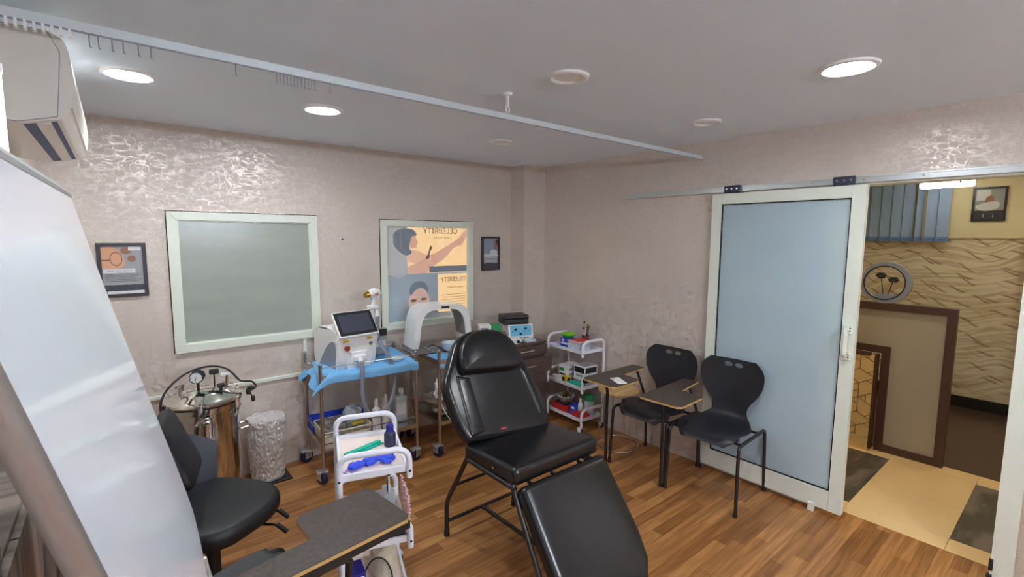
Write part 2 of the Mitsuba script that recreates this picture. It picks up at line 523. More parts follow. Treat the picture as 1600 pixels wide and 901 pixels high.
# windows in the back wall: pale pvc frames of four mitred bars
def window(name, x0, x1, z0, z1, w, label):
    t = Thing(name, label, None, kind='structure')
    ya, yb = YB - 0.03, YB
    sash = [Polygon([(x0, z0), (x1, z0), (x1 - w, z0 + w), (x0 + w, z0 + w)]), Polygon([(x0, z1), (x0 + w, z1 - w), (x1 - w, z1 - w), (x1, z1)]),
            Polygon([(x0, z0), (x0 + w, z0 + w), (x0 + w, z1 - w), (x0, z1)]), Polygon([(x1, z0), (x1, z1), (x1 - w, z1 - w), (x1 - w, z0 + w)])]
    R = basis((0, yb, 0), (1, 0, 0), (0, 0, 1))
    for s in sash:
        t.part('frame_bar', prism(s.buffer(-0.0006, join_style=2), 0.03, R), 'pvc', smooth=False)
    t.part('shade_strip', cat(B(x0 - 0.004, x0, YB - 0.006, YB, z0, z1 + 0.005), B(x1, x1 + 0.004, YB - 0.006, YB, z0, z1 + 0.005), B(x0, x1, YB - 0.006, YB, z1, z1 + 0.005)), 'black', smooth=False, label='thin black strip standing for the shaded gap around the frame')  # black strips stand for the shade line around the frame
    b = w - 0.004
    bead = Polygon([(x0 + b, z0 + b), (x1 - b, z0 + b), (x1 - b, z1 - b), (x0 + b, z1 - b)])
    hole = bead.buffer(-0.012, join_style=2)
    t.part('glazing_bead', prism(Polygon(bead.exterior.coords, [hole.exterior.coords]), 0.018, R), 'pvc', smooth=False)
    return t, (x0 + w, x1 - w, z0 + w, z1 - w)


w1, a1 = window('window_1', 0.253, 1.159, 0.930, 1.829, 0.052, 'larger window with pale frame and grey frosted pane')
w1.part('pane', B(a1[0], a1[1], YB - 0.008, YB - 0.002, a1[2], a1[3]), 'window_film', smooth=False, label='grey green frosted pane')
w2, a2 = window('window_2', 1.655, 2.552, 0.910, 1.817, 0.050, 'window with pale frame over a backlit beauty advertisement seen from behind')
w2.part('pane', B(a2[0], a2[1], YB - 0.0122, YB - 0.0118, a2[2], a2[3]), 'clear', smooth=False, label='clear pane')


# the advertisement behind the second pane: flat print, lit from behind at its right
class Print:
    """flat coloured pieces on a plane: o + u*x + v*y, each layer a little prouder along w."""
    def __init__(self, thing, o, u, v, w, parent=None):
        self.t, self.o, self.u, self.v, self.w, self.parent, self.k = thing, np.array(o, float), np.array(u, float), np.array(v, float), np.array(w, float), parent, 0

    def add(self, name, poly, material, label=None, th=0.0004, layer=None, **more):
        self.k = self.k + 1 if layer is None else layer
        if not isinstance(poly, trimesh.Trimesh):
            poly = Polygon(poly) if not hasattr(poly, 'geom_type') else poly
            geoms = list(getattr(poly, 'geoms', [poly]))
            poly = cat(*[trimesh.creation.extrude_polygon(g, th, engine='earcut') for g in geoms if g.area > 1e-9])
        m = poly.copy()
        R = basis(self.o + self.w * th * 1.3 * self.k, self.u, self.v, self.w)
        m.apply_transform(R)
        if np.linalg.det(R[:3, :3]) < 0:
            m.invert()
        return self.t.part(name, m, material, label, self.parent, smooth=False, **more)


def spline_poly(pts, n=6):
    p = smooth_path(list(pts) + [pts[0]], n)
    g = Polygon(p)
    return g if g.is_valid else g.buffer(0)


AW, AH = a2[1] - a2[0], a2[3] - a2[2]
pk = w2.part('poster', B(a2[0], a2[1], YB - 0.0045, YB - 0.0035, a2[2], a2[3]), 'print_light', 'backlit advertisement seen from behind', smooth=False)
P = Print(w2, (a2[0], YB - 0.0045, a2[2]), (1, 0, 0), (0, 0, 1), (0, -1, 0), pk)
uu = lambda pts: [(x * AW, y * AH) for x, y in pts]      # fractions of the pane, from its lower left
warm, warm2 = np.array([1.0, 0.66, 0.30]), np.array([1.0, 0.50, 0.30])
lit = sbox(0.235 * AW, 0.505 * AH, AW, AH)
arm_pts = uu([(0.16, 0.52), (0.30, 0.60), (0.45, 0.66), (0.60, 0.73), (0.74, 0.80), (0.86, 0.865), (0.93, 0.93), (0.985, 0.975), (0.99, 0.93), (0.955, 0.85), (0.915, 0.80),
              (0.86, 0.79), (0.74, 0.70), (0.62, 0.615), (0.52, 0.555), (0.47, 0.505), (0.24, 0.503)])
fore = uu([(0.24, 0.64), (0.30, 0.755), (0.40, 0.73), (0.50, 0.70), (0.56, 0.70), (0.56, 0.665), (0.48, 0.64), (0.36, 0.62)])
arm = spline_poly(arm_pts, 4).intersection(lit)
forearm = spline_poly(fore, 4).intersection(lit)
hair = spline_poly(uu([(0.08, 0.86), (0.10, 0.94), (0.17, 0.975), (0.27, 0.975), (0.335, 0.945), (0.35, 0.91), (0.30, 0.90), (0.275, 0.84), (0.26, 0.78), (0.29, 0.73), (0.235, 0.70), (0.16, 0.73), (0.09, 0.80)]), 4)
face = spline_poly(uu([(0.27, 0.89), (0.335, 0.905), (0.345, 0.87), (0.365, 0.83), (0.35, 0.815), (0.35, 0.79), (0.325, 0.775), (0.27, 0.78)]), 4)
P.add('shirt', spline_poly(uu([(0.02, 0.56), (0.03, 0.72), (0.10, 0.80), (0.18, 0.76), (0.24, 0.62), (0.235, 0.51), (0.03, 0.51)]), 4), 'print_light')
P.add('lower_field', sbox(0.0, 0.0, 0.62 * AW, 0.50 * AH), 'poster_blue', layer=1)
P.add('glow_field', lit.difference(arm.union(forearm).union(face).union(hair).buffer(0.0005)), 'taupe', emitter=emit(POSTER * warm, 0.15), layer=1)
P.add('arm', arm, 'taupe', emitter=emit(POSTER * 0.62 * warm2 * [1, 1.02, 1.15], 0.05), layer=1)
P.add('forearm', forearm.difference(arm.buffer(0.0005)), 'taupe', emitter=emit(POSTER * 0.72 * warm2 * [1, 1.05, 1.1], 0.05), layer=1)
P.add('face', face.difference(hair), 'taupe', emitter=emit(POSTER * 0.6 * warm2, 0.05), layer=1)
P.add('hair', hair, 'poster_hair', layer=2)
P.add('device', spline_poly(uu([(0.475, 0.70), (0.50, 0.76), (0.525, 0.80), (0.535, 0.785), (0.51, 0.73), (0.49, 0.66), (0.475, 0.655)]), 4), 'print_brown', layer=3)
P.add('caption_strip', sbox(0.50 * AW, 0.510 * AH, AW, 0.575 * AH), 'poster_hair', layer=3)
P.add('card_field', sbox(0.605 * AW, 0.065 * AH, AW, 0.485 * AH), 'taupe', emitter=emit(POSTER * warm, 0.1), layer=2)
lf = spline_poly(uu([(0.255, 0.02), (0.245, 0.16), (0.26, 0.27), (0.33, 0.335), (0.43, 0.335), (0.485, 0.26), (0.49, 0.15), (0.42, 0.10), (0.34, 0.03)]), 4)
P.add('lower_face', lf, 'taupe', emitter=emit(POSTER * 0.5 * np.array([1, 0.62, 0.52]), 0.05), layer=2)
P.add('lower_hair', spline_poly(uu([(0.27, 0.27), (0.30, 0.40), (0.40, 0.42), (0.47, 0.36), (0.48, 0.29), (0.43, 0.335), (0.34, 0.335)]), 4), 'poster_hair', layer=3)
for k, (ex, ey) in enumerate(((0.305, 0.215), (0.43, 0.225))):
    P.add('brow_eye', spline_poly(uu([(ex - 0.035, ey), (ex, ey + 0.018), (ex + 0.035, ey + 0.004), (ex, ey - 0.012)]), 4), 'print_brown', layer=3)


def mirrored(text, h, bold=False, depth=0.0004):
    m = meshkit.text_mesh(text, h, depth, bold)
    m.apply_translation((-m.bounds[1][0], 0, 0))
    m.apply_transform(np.diag([-1, 1, 1, 1]))
    m.invert()
    return m


for text, h, fx, fy in (('CELEBRITY', 0.046, 0.43, 0.93), ('CELEBRITY', 0.040, 0.645, 0.40), ('LASER STUDIO', 0.012, 0.56, 0.875), ('SKIN STUDIO', 0.014, 0.73, 0.325)):
    m = mirrored(text, h)
    wdt = m.bounds[1][0] - m.bounds[0][0]
    want = {0: 0.43, 1: 0.33, 2: 0.22, 3: 0.21}[[0.43, 0.645, 0.56, 0.73].index(fx)] * AW
    m.apply_scale([want / wdt, 1, 1])
    m.apply_translation((fx * AW - m.bounds[0][0], fy * AH, 0))
    P.add('lettering', m, 'print_brown', layer=4)
for k in range(5):
    P.add('text_line', sbox((0.66 + 0.02 * (k % 2)) * AW, (0.14 + 0.028 * k) * AH, 0.97 * AW, (0.144 + 0.028 * k) * AH), 'print_brown', layer=3)

# sliding door hung in front of the right wall, its rail and the door jambs
dX0, dX1, dY0, dY1, dZ0, dZ1 = 3.245, 3.283, 0.835, 1.735, 0.035, 1.985
dr1 = Thing('door_1', 'white framed sliding door with pale blue frosted glass', None, kind='structure')
fwid, fbot = 0.07, 0.125
R_door = basis((dX1, 0, 0), (0, 1, 0), (0, 0, 1))           # y, z plane, normal +x; extrude towards -x by negative height
def yz(poly, x0, x1):
    m = prism(poly, x1 - x0)
    m.apply_transform(basis((x0, 0, 0), (0, 1, 0), (0, 0, 1)))
    return m
bars = [[(dY0, dZ0), (dY0 + fwid, dZ0), (dY0 + fwid, dZ1), (dY0, dZ1)], [(dY1 - fwid, dZ0), (dY1, dZ0), (dY1, dZ1), (dY1 - fwid, dZ1)],
        [(dY0 + fwid, dZ0), (dY1 - fwid, dZ0), (dY1 - fwid, dZ0 + fbot), (dY0 + fwid, dZ0 + fbot)], [(dY0 + fwid, dZ1 - fwid), (dY1 - fwid, dZ1 - fwid), (dY1 - fwid, dZ1), (dY0 + fwid, dZ1)]]
for nm, b in zip(('stile', 'stile', 'bottom_rail', 'top_rail'), bars):
    dr1.part(nm, yz(Polygon(b).buffer(-0.0005, join_style=2), dX0, dX1), 'pvc', smooth=False)
inner = sbox(dY0 + fwid, dZ0 + fbot, dY1 - fwid, dZ1 - fwid)
dr1.part('glazing_seal', yz(Polygon(inner.exterior.coords, [inner.buffer(-0.006, join_style=2).exterior.coords]), dX0 + 0.004, dX1 - 0.01), 'black', smooth=False, label='thin dark glazing seal')
iy0, iz0, iy1, iz1 = inner.bounds
dr1.part('glass', mesh([(dX0 + 0.014, iy0, iz0), (dX0 + 0.014, iy1, iz0), (dX0 + 0.014, iy1, iz1), (dX0 + 0.014, iy0, iz1)], [[0, 2, 1], [0, 3, 2]]), 'door_film', smooth=False, label='pale blue frosted glass')
hz = 1.085
hd = dr1.part('handle', cat(tube(fillet([(dX0, 0.875, hz + 0.075), (dX0 - 0.045, 0.875, hz + 0.075), (dX0 - 0.045, 0.875, hz - 0.075), (dX0, 0.875, hz - 0.075)], 0.02), 0.0105),
                            RB(dX0 - 0.010, dX0, 0.852, 0.898, hz - 0.105, hz - 0.05, 0.004), RB(dX0 - 0.010, dX0, 0.852, 0.898, hz + 0.05, hz + 0.105, 0.004), RB(dX0 - 0.048, dX0 - 0.034, 0.860, 0.890, hz - 0.07, hz + 0.07, 0.006)), 'pvc', label='white pull handle')
for s in (-0.085, -0.07, 0.07, 0.085):
    dr1.part('screw', cyl((dX0 - 0.012, 0.860, hz + s), (dX0 - 0.009, 0.860, hz + s), 0.004, 8), 'black', parent=hd)
dr1.part('floor_guide', RB(dX0 - 0.012, dX0 + 0.012, 0.975, 1.01, 0.0, 0.055, 0.003), 'pvc', label='small white floor guide')
rl = Thing('trim_3', 'pale aluminium sliding rail above the door', None, kind='structure')
rl.body(cat(B(3.262, 3.293, -0.6, 2.49, 1.997, 2.032), B(3.258, 3.262, -0.6, 2.49, 2.024, 2.032), B(3.258, 3.262, -0.6, 2.49, 1.997, 2.003)), 'alu', False)
for k in range(10):
    yy = 2.42 - k * 0.26
    rl.part('screw', cyl((3.258, yy, 2.014), (3.262, yy, 2.014), 0.005, 10), 'steel')
for yy in (1.60, 0.95):
    h = dr1.part('hanger', RB(3.243, 3.257, yy - 0.055, yy + 0.055, 1.990, 2.038, 0.004), 'navy', label='dark roller hanger')
    for o in (-0.035, 0.0, 0.035):
        dr1.part('bolt', cyl((3.238, yy + o, 2.015), (3.243, yy + o, 2.015), 0.006, 8), 'steel', parent=h)
jb = Thing('trim_4', 'white door jamb at the right edge of the doorway', None, kind='structure')
jb.body(cat(B(3.27, XR2 + 0.012, 0.155, 0.2, 0.0, 1.995), B(3.255, 3.27, 0.12, 0.2, 0.0, 1.995)), 'pvc', False)
jb.part('strike_plate', cat(RB(3.248, 3.262, 0.19, 0.206, 0.05, 0.11, 0.003), RB(3.246, 3.266, 0.19, 0.21, 0.0, 0.03, 0.003)), 'black', label='black strike bracket near the floor')
struct('trim_5', cat(B(XR, XR2 + 0.012, 0.99, 1.0, 0.0, 1.985), B(XR, XR2 + 0.012, 0.2, 1.0, 1.985, 1.995)), 'pvc', label='white lining of the doorway')

# ================================================================== ceiling fittings
def downlight(x, y, on, label, r=0.085, group=None):
    t = Thing('downlight', label, 'ceiling light', group)
    z = ZC
    ring = lathe([(r * 0.86, 0.0), (r * 0.86, -0.006), (r * 1.0, -0.012), (r * 1.14, -0.008), (r * 1.18, 0.0)], 36, at=(x, y, z))
    t.part('rim', ring, 'white')
    lens = mesh(np.vstack([[[x + r * 0.87 * math.cos(a), y + r * 0.87 * math.sin(a), z - 0.004] for a in np.arange(36) * math.pi / 18], [[x, y, z - 0.004]]]),
                [[(i + 1) % 36, i, 36] for i in range(36)])
    if on:
        t.part('diffuser', lens, 'white', 'glowing diffuser', smooth=False, emitter=emit(np.array(LAMP_TINT) * LAMP * on))
    else:
        t.part('diffuser', lens, 'white', 'unlit diffuser', smooth=False)


downlight(0.09, 2.674, 1, 'lit round ceiling light nearest the air conditioner')
downlight(0.908, 2.712, 1, 'lit round ceiling light above the gap between the two windows', 0.09)
downlight(2.29, 0.686, 1, 'lit round ceiling light nearest the doorway', 0.09)
for x, y in ((0.85, 0.62), (0.9, -0.75), (2.3, -0.75)):                   # unseen lamps out of view, placed to light the room and ceiling
    downlight(x, y, 1, 'unseen round ceiling light out of view, placed to light the room', group='unseen ceiling lights out of view')
downlight(1.53, 1.486, 0, 'largest unlit round ceiling light, in the middle of the near ceiling', 0.075)
downlight(2.177, 2.771, 0, 'unlit round ceiling light beyond the rail, near the far corner', 0.07)
downlight(2.723, 1.515, 0, 'unlit round ceiling light above the sliding rail end', 0.07)

nt = Thing('batten_light', 'unseen long tube lamp behind the viewer, placed to brighten the ceiling', 'tube lamp')  # out of view, brightens the ceiling and cools its tone
nt.part('body', B(0.5, 1.75, YN, YN + 0.035, 2.06, 2.12), 'white', smooth=False)
nt.part('tube', rod((0.52, YN + 0.055, 2.09), (1.73, YN + 0.055, 2.09), 0.016, 14), 'white', 'glowing tube', emitter=emit(np.array((0.86, 0.95, 1.10)) * UNSEEN_TUBE))
sp = Thing('sprinkler', 'white fire sprinkler head hanging from the ceiling', 'sprinkler')
sx, sy = 1.488, 1.845
sp.part('escutcheon', lathe([(0, 0), (0.026, 0), (0.022, -0.010), (0.010, -0.014), (0, -0.014)][::-1], 20, at=(sx, sy, ZC)), 'white')
sp.part('neck', cyl((sx, sy, ZC - 0.065), (sx, sy, ZC - 0.012), 0.008, 12), 'white')
sp.part('frame_arm', tube(fillet([(sx - 0.008, sy, ZC - 0.06), (sx - 0.014, sy, ZC - 0.075), (sx, sy, ZC - 0.09), (sx + 0.014, sy, ZC - 0.075), (sx + 0.008, sy, ZC - 0.06)], 0.006), 0.003, 6), 'white')
sp.part('deflector', cyl((sx, sy, ZC - 0.093), (sx, sy, ZC - 0.090), 0.016, 16), 'white')

cr = Thing('curtain_rail', 'pale grey curtain rail running across the ceiling to the right wall', 'curtain rail')
ry, rz = 1.856, 2.243
cr.part('track', cat(B(XL, XR, ry - 0.004, ry + 0.004, rz, rz + 0.027), B(XL, XR, ry - 0.004, ry + 0.022, rz + 0.024, rz + 0.027), B(XL, XR, ry - 0.006, ry + 0.012, rz, rz + 0.006)), 'rail', smooth=False)
cr.part('lower_lip', B(XL, XR, ry - 0.0065, ry - 0.004, rz - 0.0035, rz + 0.001), 'grey_plastic', 'dark lower lip', smooth=False)
for x in list(np.linspace(0.47, 0.60, 12)) + [-0.02, 0.0, 0.03, 0.055, 0.09, 0.12, 0.345, 0.655]:
    cr.part('glider', cat(rod((x, ry + 0.008, rz), (x, ry + 0.010, rz - 0.030), 0.0016, 5), rod((x, ry + 0.010, rz - 0.030), (x + 0.004, ry + 0.010, rz - 0.034), 0.0016, 5)), 'grey_plastic')
for x in np.linspace(-0.20, -0.06, 9):
    cr.part('glider', B(x - 0.003, x + 0.003, ry - 0.01, ry + 0.01, rz - 0.022, rz), 'white', smooth=False, label='white curtain glider')

# ================================================================== air conditioner on the left wall
ac = Thing('air_conditioner', 'white split air conditioner high on the left wall', 'air conditioner')
ay0, ay1 = 1.90, 2.84
front = smooth_path([(-0.125, 2.242), (-0.084, 2.226), (-0.070, 2.17), (-0.066, 2.11), (-0.071, 2.055), (-0.083, 2.022), (-0.100, 2.005)], 5)
prof = Polygon(np.vstack([[(XL, 2.242)], front, [(-0.185, 1.984), (-0.25, 1.990), (XL, 1.995)]]))


def xz(poly, y0, y1):
    m = prism(poly, y1 - y0)
    m.apply_transform(basis((0, y1, 0), (1, 0, 0), (0, 0, 1)))
    return m


ac.part('casing', xz(prof, ay0, ay1), 'ac_white')
inner_front = Polygon(np.vstack([[(-0.30, 2.238)], np.array(front)[:4] - [0.012, 0.003], [(-0.088, 2.19), (-0.094, 2.11), (-0.104, 2.012), (-0.185, 1.988), (-0.30, 1.998)]]))
ac.part('end_cap', xz(inner_front, ay0 - 0.006, ay0 - 0.0005), 'ac_white', 'flat side cover', smooth=False)
ac.part('seam', xz(inner_front.buffer(0.0022), ay0 - 0.003, ay0 - 0.0002), 'grey_plastic', 'grey seam', smooth=False)
fp = np.array(front)[4:26]
ac.part('front_panel', xz(Polygon(np.vstack([fp + [0.005, 0], fp[::-1] + [-0.004, 0]])), ay0 + 0.004, ay1 - 0.004), 'ac_white', 'curved front panel')


def under(x0, x1, dz):
    zz = lambda x: 2.005 + (x + 0.096) / 0.089 * 0.021
    return Polygon([(x0, zz(x0) + .004), (x1, zz(x1) + .004), (x1, zz(x1) - dz), (x0, zz(x0) - dz)])


ac.part('air_slot', xz(under(-0.176, -0.150, .0012), ay0 + 0.03, ay1 - 0.04), 'ac_slot', 'dark blue air outlet slot', smooth=False)
ac.part('air_slot', xz(under(-0.118, -0.106, .0012), ay0 + 0.03, ay1 - 0.04), 'ac_slot', 'dark blue air outlet slot', smooth=False)
ac.part('louvre', xz(under(-0.149, -0.119, .004), ay0 + 0.035, ay1 - 0.045), 'ac_white', smooth=False)
tl = Thing('glow_strip', 'upright glowing tube standing for a bright strip of unclear source at the left edge', 'stand lamp')
lx, ly = -0.139, 1.20  # glowing tube stands in for a bright strip; pole and clips only hold it
tl.part('base', lathe([(0, 0), (.045, 0), (.045, .012), (.02, .022), (0, .022)], 28, at=(-.25, ly, 1.0405)), 'black')
tl.part('pole', rod((-.25, ly, 1.06), (-.25, ly, 1.96), .008, 10), 'alu')
tl.part('tube', rod((lx, ly, 1.70), (lx, ly, 1.955), .009, 12), 'white', 'glowing tube', emitter=emit((2.6, 3.3, 3.1), 0.2))
for zz in (1.695, 1.958):
    tl.part('tube_clip', cat(cyl((lx, ly, zz - .008), (lx, ly, zz + .008), .011, 12), rod((lx, ly, zz), (-.25, ly, zz), .005, 8)), 'white')

# ================================================================== framed prints
def framed(name, x0, x1, z0, z1, label, fw_=0.02, y=YB):
    t = Thing(name, label, 'picture')
    o = sbox(x0, z0, x1, z1)
    R = basis((0, y, 0), (1, 0, 0), (0, 0, 1))
    t.part('frame', prism(Polygon(o.exterior.coords, [sbox(x0 + fw_, z0 + fw_, x1 - fw_, z1 - fw_).exterior.coords]), 0.022, R), 'frame_dark', smooth=False)
    pr_ = t.part('print', B(x0 + fw_, x1 - fw_, y - 0.012, y - 0.002, z0 + fw_, z1 - fw_), 'print_grey', smooth=False)
    return t, Print(t, (x0 + fw_, y - 0.012, z0 + fw_), (1, 0, 0), (0, 0, 1), (0, -1, 0), pr_), x1 - x0 - 2 * fw_, z1 - z0 - 2 * fw_


t, p, W, H = framed('picture_frame', -0.088, 0.143, 1.312, 1.634, 'dark framed print with a magnifying glass on skin, left of the larger window')
uv = lambda pts: [(x * W, y * H) for x, y in pts]
p.add('skin_photo', spline_poly(uv([(0.0, 0.55), (0.0, 0.97), (0.30, 0.98), (0.42, 0.90), (0.52, 0.80), (0.55, 0.60), (0.45, 0.54)]), 3).intersection(sbox(0, 0, W, H)), 'skin')
p.add('lens_rim', Polygon(ell(0.35 * W, 0.735 * H, 0.155 * W, 0.15 * H).exterior.coords, [ell(0.35 * W, 0.735 * H, 0.135 * W, 0.13 * H).exterior.coords]), 'print_brown')
p.add('lens_handle', sbox(0.0, 0.70 * H, 0.20 * W, 0.725 * H), 'print_brown')
p.add('oval_photo', ell(0.60 * W, 0.91 * H, 0.13 * W, 0.075 * H), 'skin_dark')
p.add('small_photo', ell(0.73 * W, 0.74 * H, 0.10 * W, 0.07 * H), 'skin_dark')
p.add('white_block', sbox(0.66 * W, 0.91 * H, 0.97 * W, 0.99 * H), 'print_light')
p.add('title_strip', sbox(0.02 * W, 0.44 * H, 0.80 * W, 0.53 * H), 'print_light')
m = meshkit.text_mesh('SKIN TREATMENTS', 0.011, 0.0004)
m.apply_scale([0.6 * W / m.bounds[1][0], 1, 1]); m.apply_translation((0.12 * W, 0.468 * H, 0))
p.add('lettering', m, 'greyc')
for k in range(5):
    p.add('text_line', sbox(0.06 * W, (0.40 - 0.035 * k) * H, (0.96 - 0.1 * (k % 3)) * W, (0.408 - 0.035 * k) * H), 'print_dark', layer=3)
p.add('footer', sbox(0, 0.06 * H, W, 0.19 * H), 'print_dark')
p.add('footer_strip', sbox(0.1 * W, 0.0, W, 0.06 * H), 'print_light')

t, p, W, H = framed('picture_frame', 2.662, 2.872, 1.365, 1.686, 'small dark framed print with a portrait, right of the advertisement window', 0.018)
p.add('grey_photo', sbox(0, 0.5 * H, W, H), 'print_slate')
p.add('face', spline_poly([(0.74 * W, 0.62 * H), (0.72 * W, 0.82 * H), (0.80 * W, 0.95 * H), (0.92 * W, 0.92 * H), (0.96 * W, 0.75 * H), (0.88 * W, 0.60 * H)], 4), 'skin_dark')
p.add('hair', spline_poly([(0.90 * W, 0.62 * H), (0.94 * W, 0.80 * H), (0.86 * W, 0.95 * H), (0.97 * W, 0.97 * H), (0.985 * W, 0.70 * H)], 4), 'print_dark')
p.add('shirt', spline_poly([(0.45 * W, 0.55 * H), (0.62 * W, 0.63 * H), (0.80 * W, 0.62 * H), (0.95 * W, 0.56 * H), (0.95 * W, 0.52 * H), (0.45 * W, 0.52 * H)], 3), 'print_light')
p.add('pale_band', sbox(0, 0.40 * H, W, 0.47 * H), 'print_light')
for k in range(4):
    p.add('text_line', sbox(0.06 * W, (0.35 - 0.04 * k) * H, 0.9 * W, (0.36 - 0.04 * k) * H), 'print_light', layer=6)
p.add('footer', sbox(0, 0, W, 0.18 * H), 'print_dark')

tk = Thing('cable_trunking', 'thin white cable trunking along the wall below the larger window', 'cable trunking')
tk.part('duct', RB(-0.05, 1.045, YB - 0.018, YB, 0.648, 0.672, 0.003), 'pvc', label='level duct')
tk.part('duct', RB(1.03, 1.055, YB - 0.018, YB, 0.648, 0.93, 0.003), 'pvc', label='upright duct')
hole = Thing('wall_plug', 'small dark wall plug between the two windows', 'wall plug')
hole.body(cyl((1.352, YB - 0.004, 1.659), (1.352, YB, 1.659), 0.007, 10), 'black')

# ================================================================== tablet-arm chairs: local +x is where the sitter faces, +y left
def chair_shell():
    prof = smooth_path([(0.235, 0.405), (0.20, 0.440), (0.10, 0.447), (0.0, 0.437), (-0.10, 0.440), (-0.165, 0.475), (-0.182, 0.53), (-0.186, 0.60), (-0.192, 0.70), (-0.198, 0.80), (-0.203, 0.862)], 6)
    n = len(prof)
    s = np.linspace(0, 1, n)
    ks = [0, .04, .10, .22, .36, .48, .54, .585, .64, .72, .80, .88, .94, .975, 1.0]
    kw = [.13, .175, .198, .212, .200, .150, .118, .110, .128, .180, .210, .216, .205, .180, .140]
    w = np.interp(s, ks, kw)
    from scipy.ndimage import gaussian_filter1d
    w = gaussian_filter1d(w, 1.2, mode='nearest')
    d = np.gradient(prof, axis=0); d /= np.linalg.norm(d, axis=1, keepdims=True)
    nrm = np.stack([d[:, 1], -d[:, 0]], 1)          # towards the sitter
    nrm = np.where((nrm @ np.array([0.6, 0.8]) < 0)[:, None], -nrm, nrm)
    nt = 19
    tt = np.linspace(-1, 1, nt)
    th = 0.005
    V = []
    for side in (1, -1):
        for i in range(n):
            seatish = 1 - smooth01((s[i] - .40) / .2)
            for t_ in tt:
                curve = (t_ * t_) * (0.020 * seatish + 0.030 * (1 - seatish)) * (w[i] / 0.21) - 0.022 * seatish * max(0, abs(t_) - .75) * 4 * (1 if s[i] < .12 else 0)
                q = prof[i] + nrm[i] * (curve + side * th)
                V.append((q[0], t_ * w[i], q[1]))
    idx = lambda sd, i, j: sd * n * nt + i * nt + j
    F = []
    for i in range(n - 1):
        for j in range(nt - 1):
            a, b, c, e = idx(0, i, j), idx(0, i, j + 1), idx(0, i + 1, j + 1), idx(0, i + 1, j)
            F += [[a, b, c], [a, c, e]]
            a, b, c, e = idx(1, i, j), idx(1, i, j + 1), idx(1, i + 1, j + 1), idx(1, i + 1, j)
            F += [[a, c, b], [a, e, c]]
    for i in range(n - 1):
        for j in (0, nt - 1):
            a, b, c, e = idx(0, i, j), idx(0, i + 1, j), idx(1, i + 1, j), idx(1, i, j)
            F += [[a, b, c], [a, c, e]] if j == 0 else [[a, c, b], [a, e, c]]
    for j in range(nt - 1):
        for i in (0, n - 1):
            a, b, c, e = idx(0, i, j), idx(0, i, j + 1), idx(1, i, j + 1), idx(1, i, j)
            F += [[a, c, b], [a, e, c]] if i == 0 else [[a, b, c], [a, c, e]]
    m = mesh(V, F)
    if m.volume < 0:
        m.invert()
    M3 = to_m3(m)
    for y in (0.036, -0.036):
        hole_ = prism(ell(y, 0.822, 0.029, 0.0165), 0.2)
        hole_.apply_transform(basis((-0.32, 0, 0), (0, 1, 0), (0, 0, 1)))
        M3 = M3 - to_m3(hole_)
    out = to_tm(M3)
    return out if len(out.faces) > 100 else m


def smooth01(x):
    x = min(max(x, 0), 1)
    return x * x * (3 - 2 * x)


SHELL = chair_shell()
ARM_TOP = Polygon([(-0.14, -0.325), (0.44, -0.325), (0.46, -0.305), (0.46, -0.055), (0.435, -0.03), (0.185, -0.03), (0.165, -0.05), (0.150, -0.19), (-0.14, -0.215)])


def tablet_chair(x, y, deg, label, dz=0.0, top=ARM_TOP):
    t = Thing('tablet_arm_chair', label, 'chair', 'black tablet arm chairs', RZ(deg, (x, y, 0)))
    t.part('seat_shell', SHELL, 'shell_black', 'black moulded seat and back with two oval grip holes', smooth=50)
    r = 0.0105
    for s in (-1, 1):
        t.part('side_frame', tube(fillet([(0.235, s * 0.235, 0), (0.215, s * 0.225, 0.43), (-0.195, s * 0.225, 0.43), (-0.22, s * 0.232, 0)], 0.035), r, 10), 'black_metal')
        for fx in (0.235, -0.22):
            t.part('foot_cap', cyl((fx, s * 0.2345, 0.0), (fx, s * 0.2345, 0.018), 0.0135, 12), 'rubber')
    for cx in (0.15, -0.12):
        t.part('cross_bar', rod((cx, -0.225, 0.421), (cx, 0.225, 0.421), 0.009, 8), 'black_metal')
    t.part('arm_frame', tube(fillet([(0.247, -0.262, 0), (0.243, -0.264, 0.56), (0.235, -0.310, 0.645 + dz), (-0.175, -0.310, 0.645 + dz), (-0.205, -0.250, 0.43)], 0.045), r, 10), 'black_metal', 'black arm tube under the writing tablet')
    t.part('tablet_bracket', cat(B(-0.12, 0.452, -0.3245, -0.300, 0.650 + dz, 0.6745 + dz), B(0.20, 0.225, -0.31, -0.07, 0.663 + dz, 0.6745 + dz)), 'black_metal', smooth=False)
    tb = prism(top, 0.012); tb.apply_translation((0, 0, 0.675 + dz))
    tp = t.part('writing_tablet', tb, 'edge_wood', 'pale chipboard edge of the writing tablet', smooth=False)
    tb2 = prism(top.buffer(-0.001), 0.0025); tb2.apply_translation((0, 0, 0.6868 + dz))
    t.part('laminate_top', tb2, 'tabletop', 'dark brown laminate top', tp, smooth=False)
    return t


tablet_chair(3.012, 1.965, 180, 'black tablet arm chair against the right wall, with a phone on its writing tablet', -0.018)
tablet_chair(3.022, 1.50, 183, 'black tablet arm chair standing in front of the sliding glass door', -0.022)
tablet_chair(0.26, 1.735, 7, 'nearest tablet arm chair, mostly cut off, with its dark writing tablet in the foreground')

ph = Thing('phone', 'white phone lying on the writing tablet of the chair by the wall', 'phone', R=RZ(-28, (2.69, 2.07, 0.6715)))
ph.part('case', RB(-0.035, 0.035, -0.07, 0.07, 0, 0.008, 0.003), 'white')
ph.part('camera_bump', RB(-0.03, -0.012, 0.035, 0.062, 0.008, 0.010, 0.001), 'greyc')

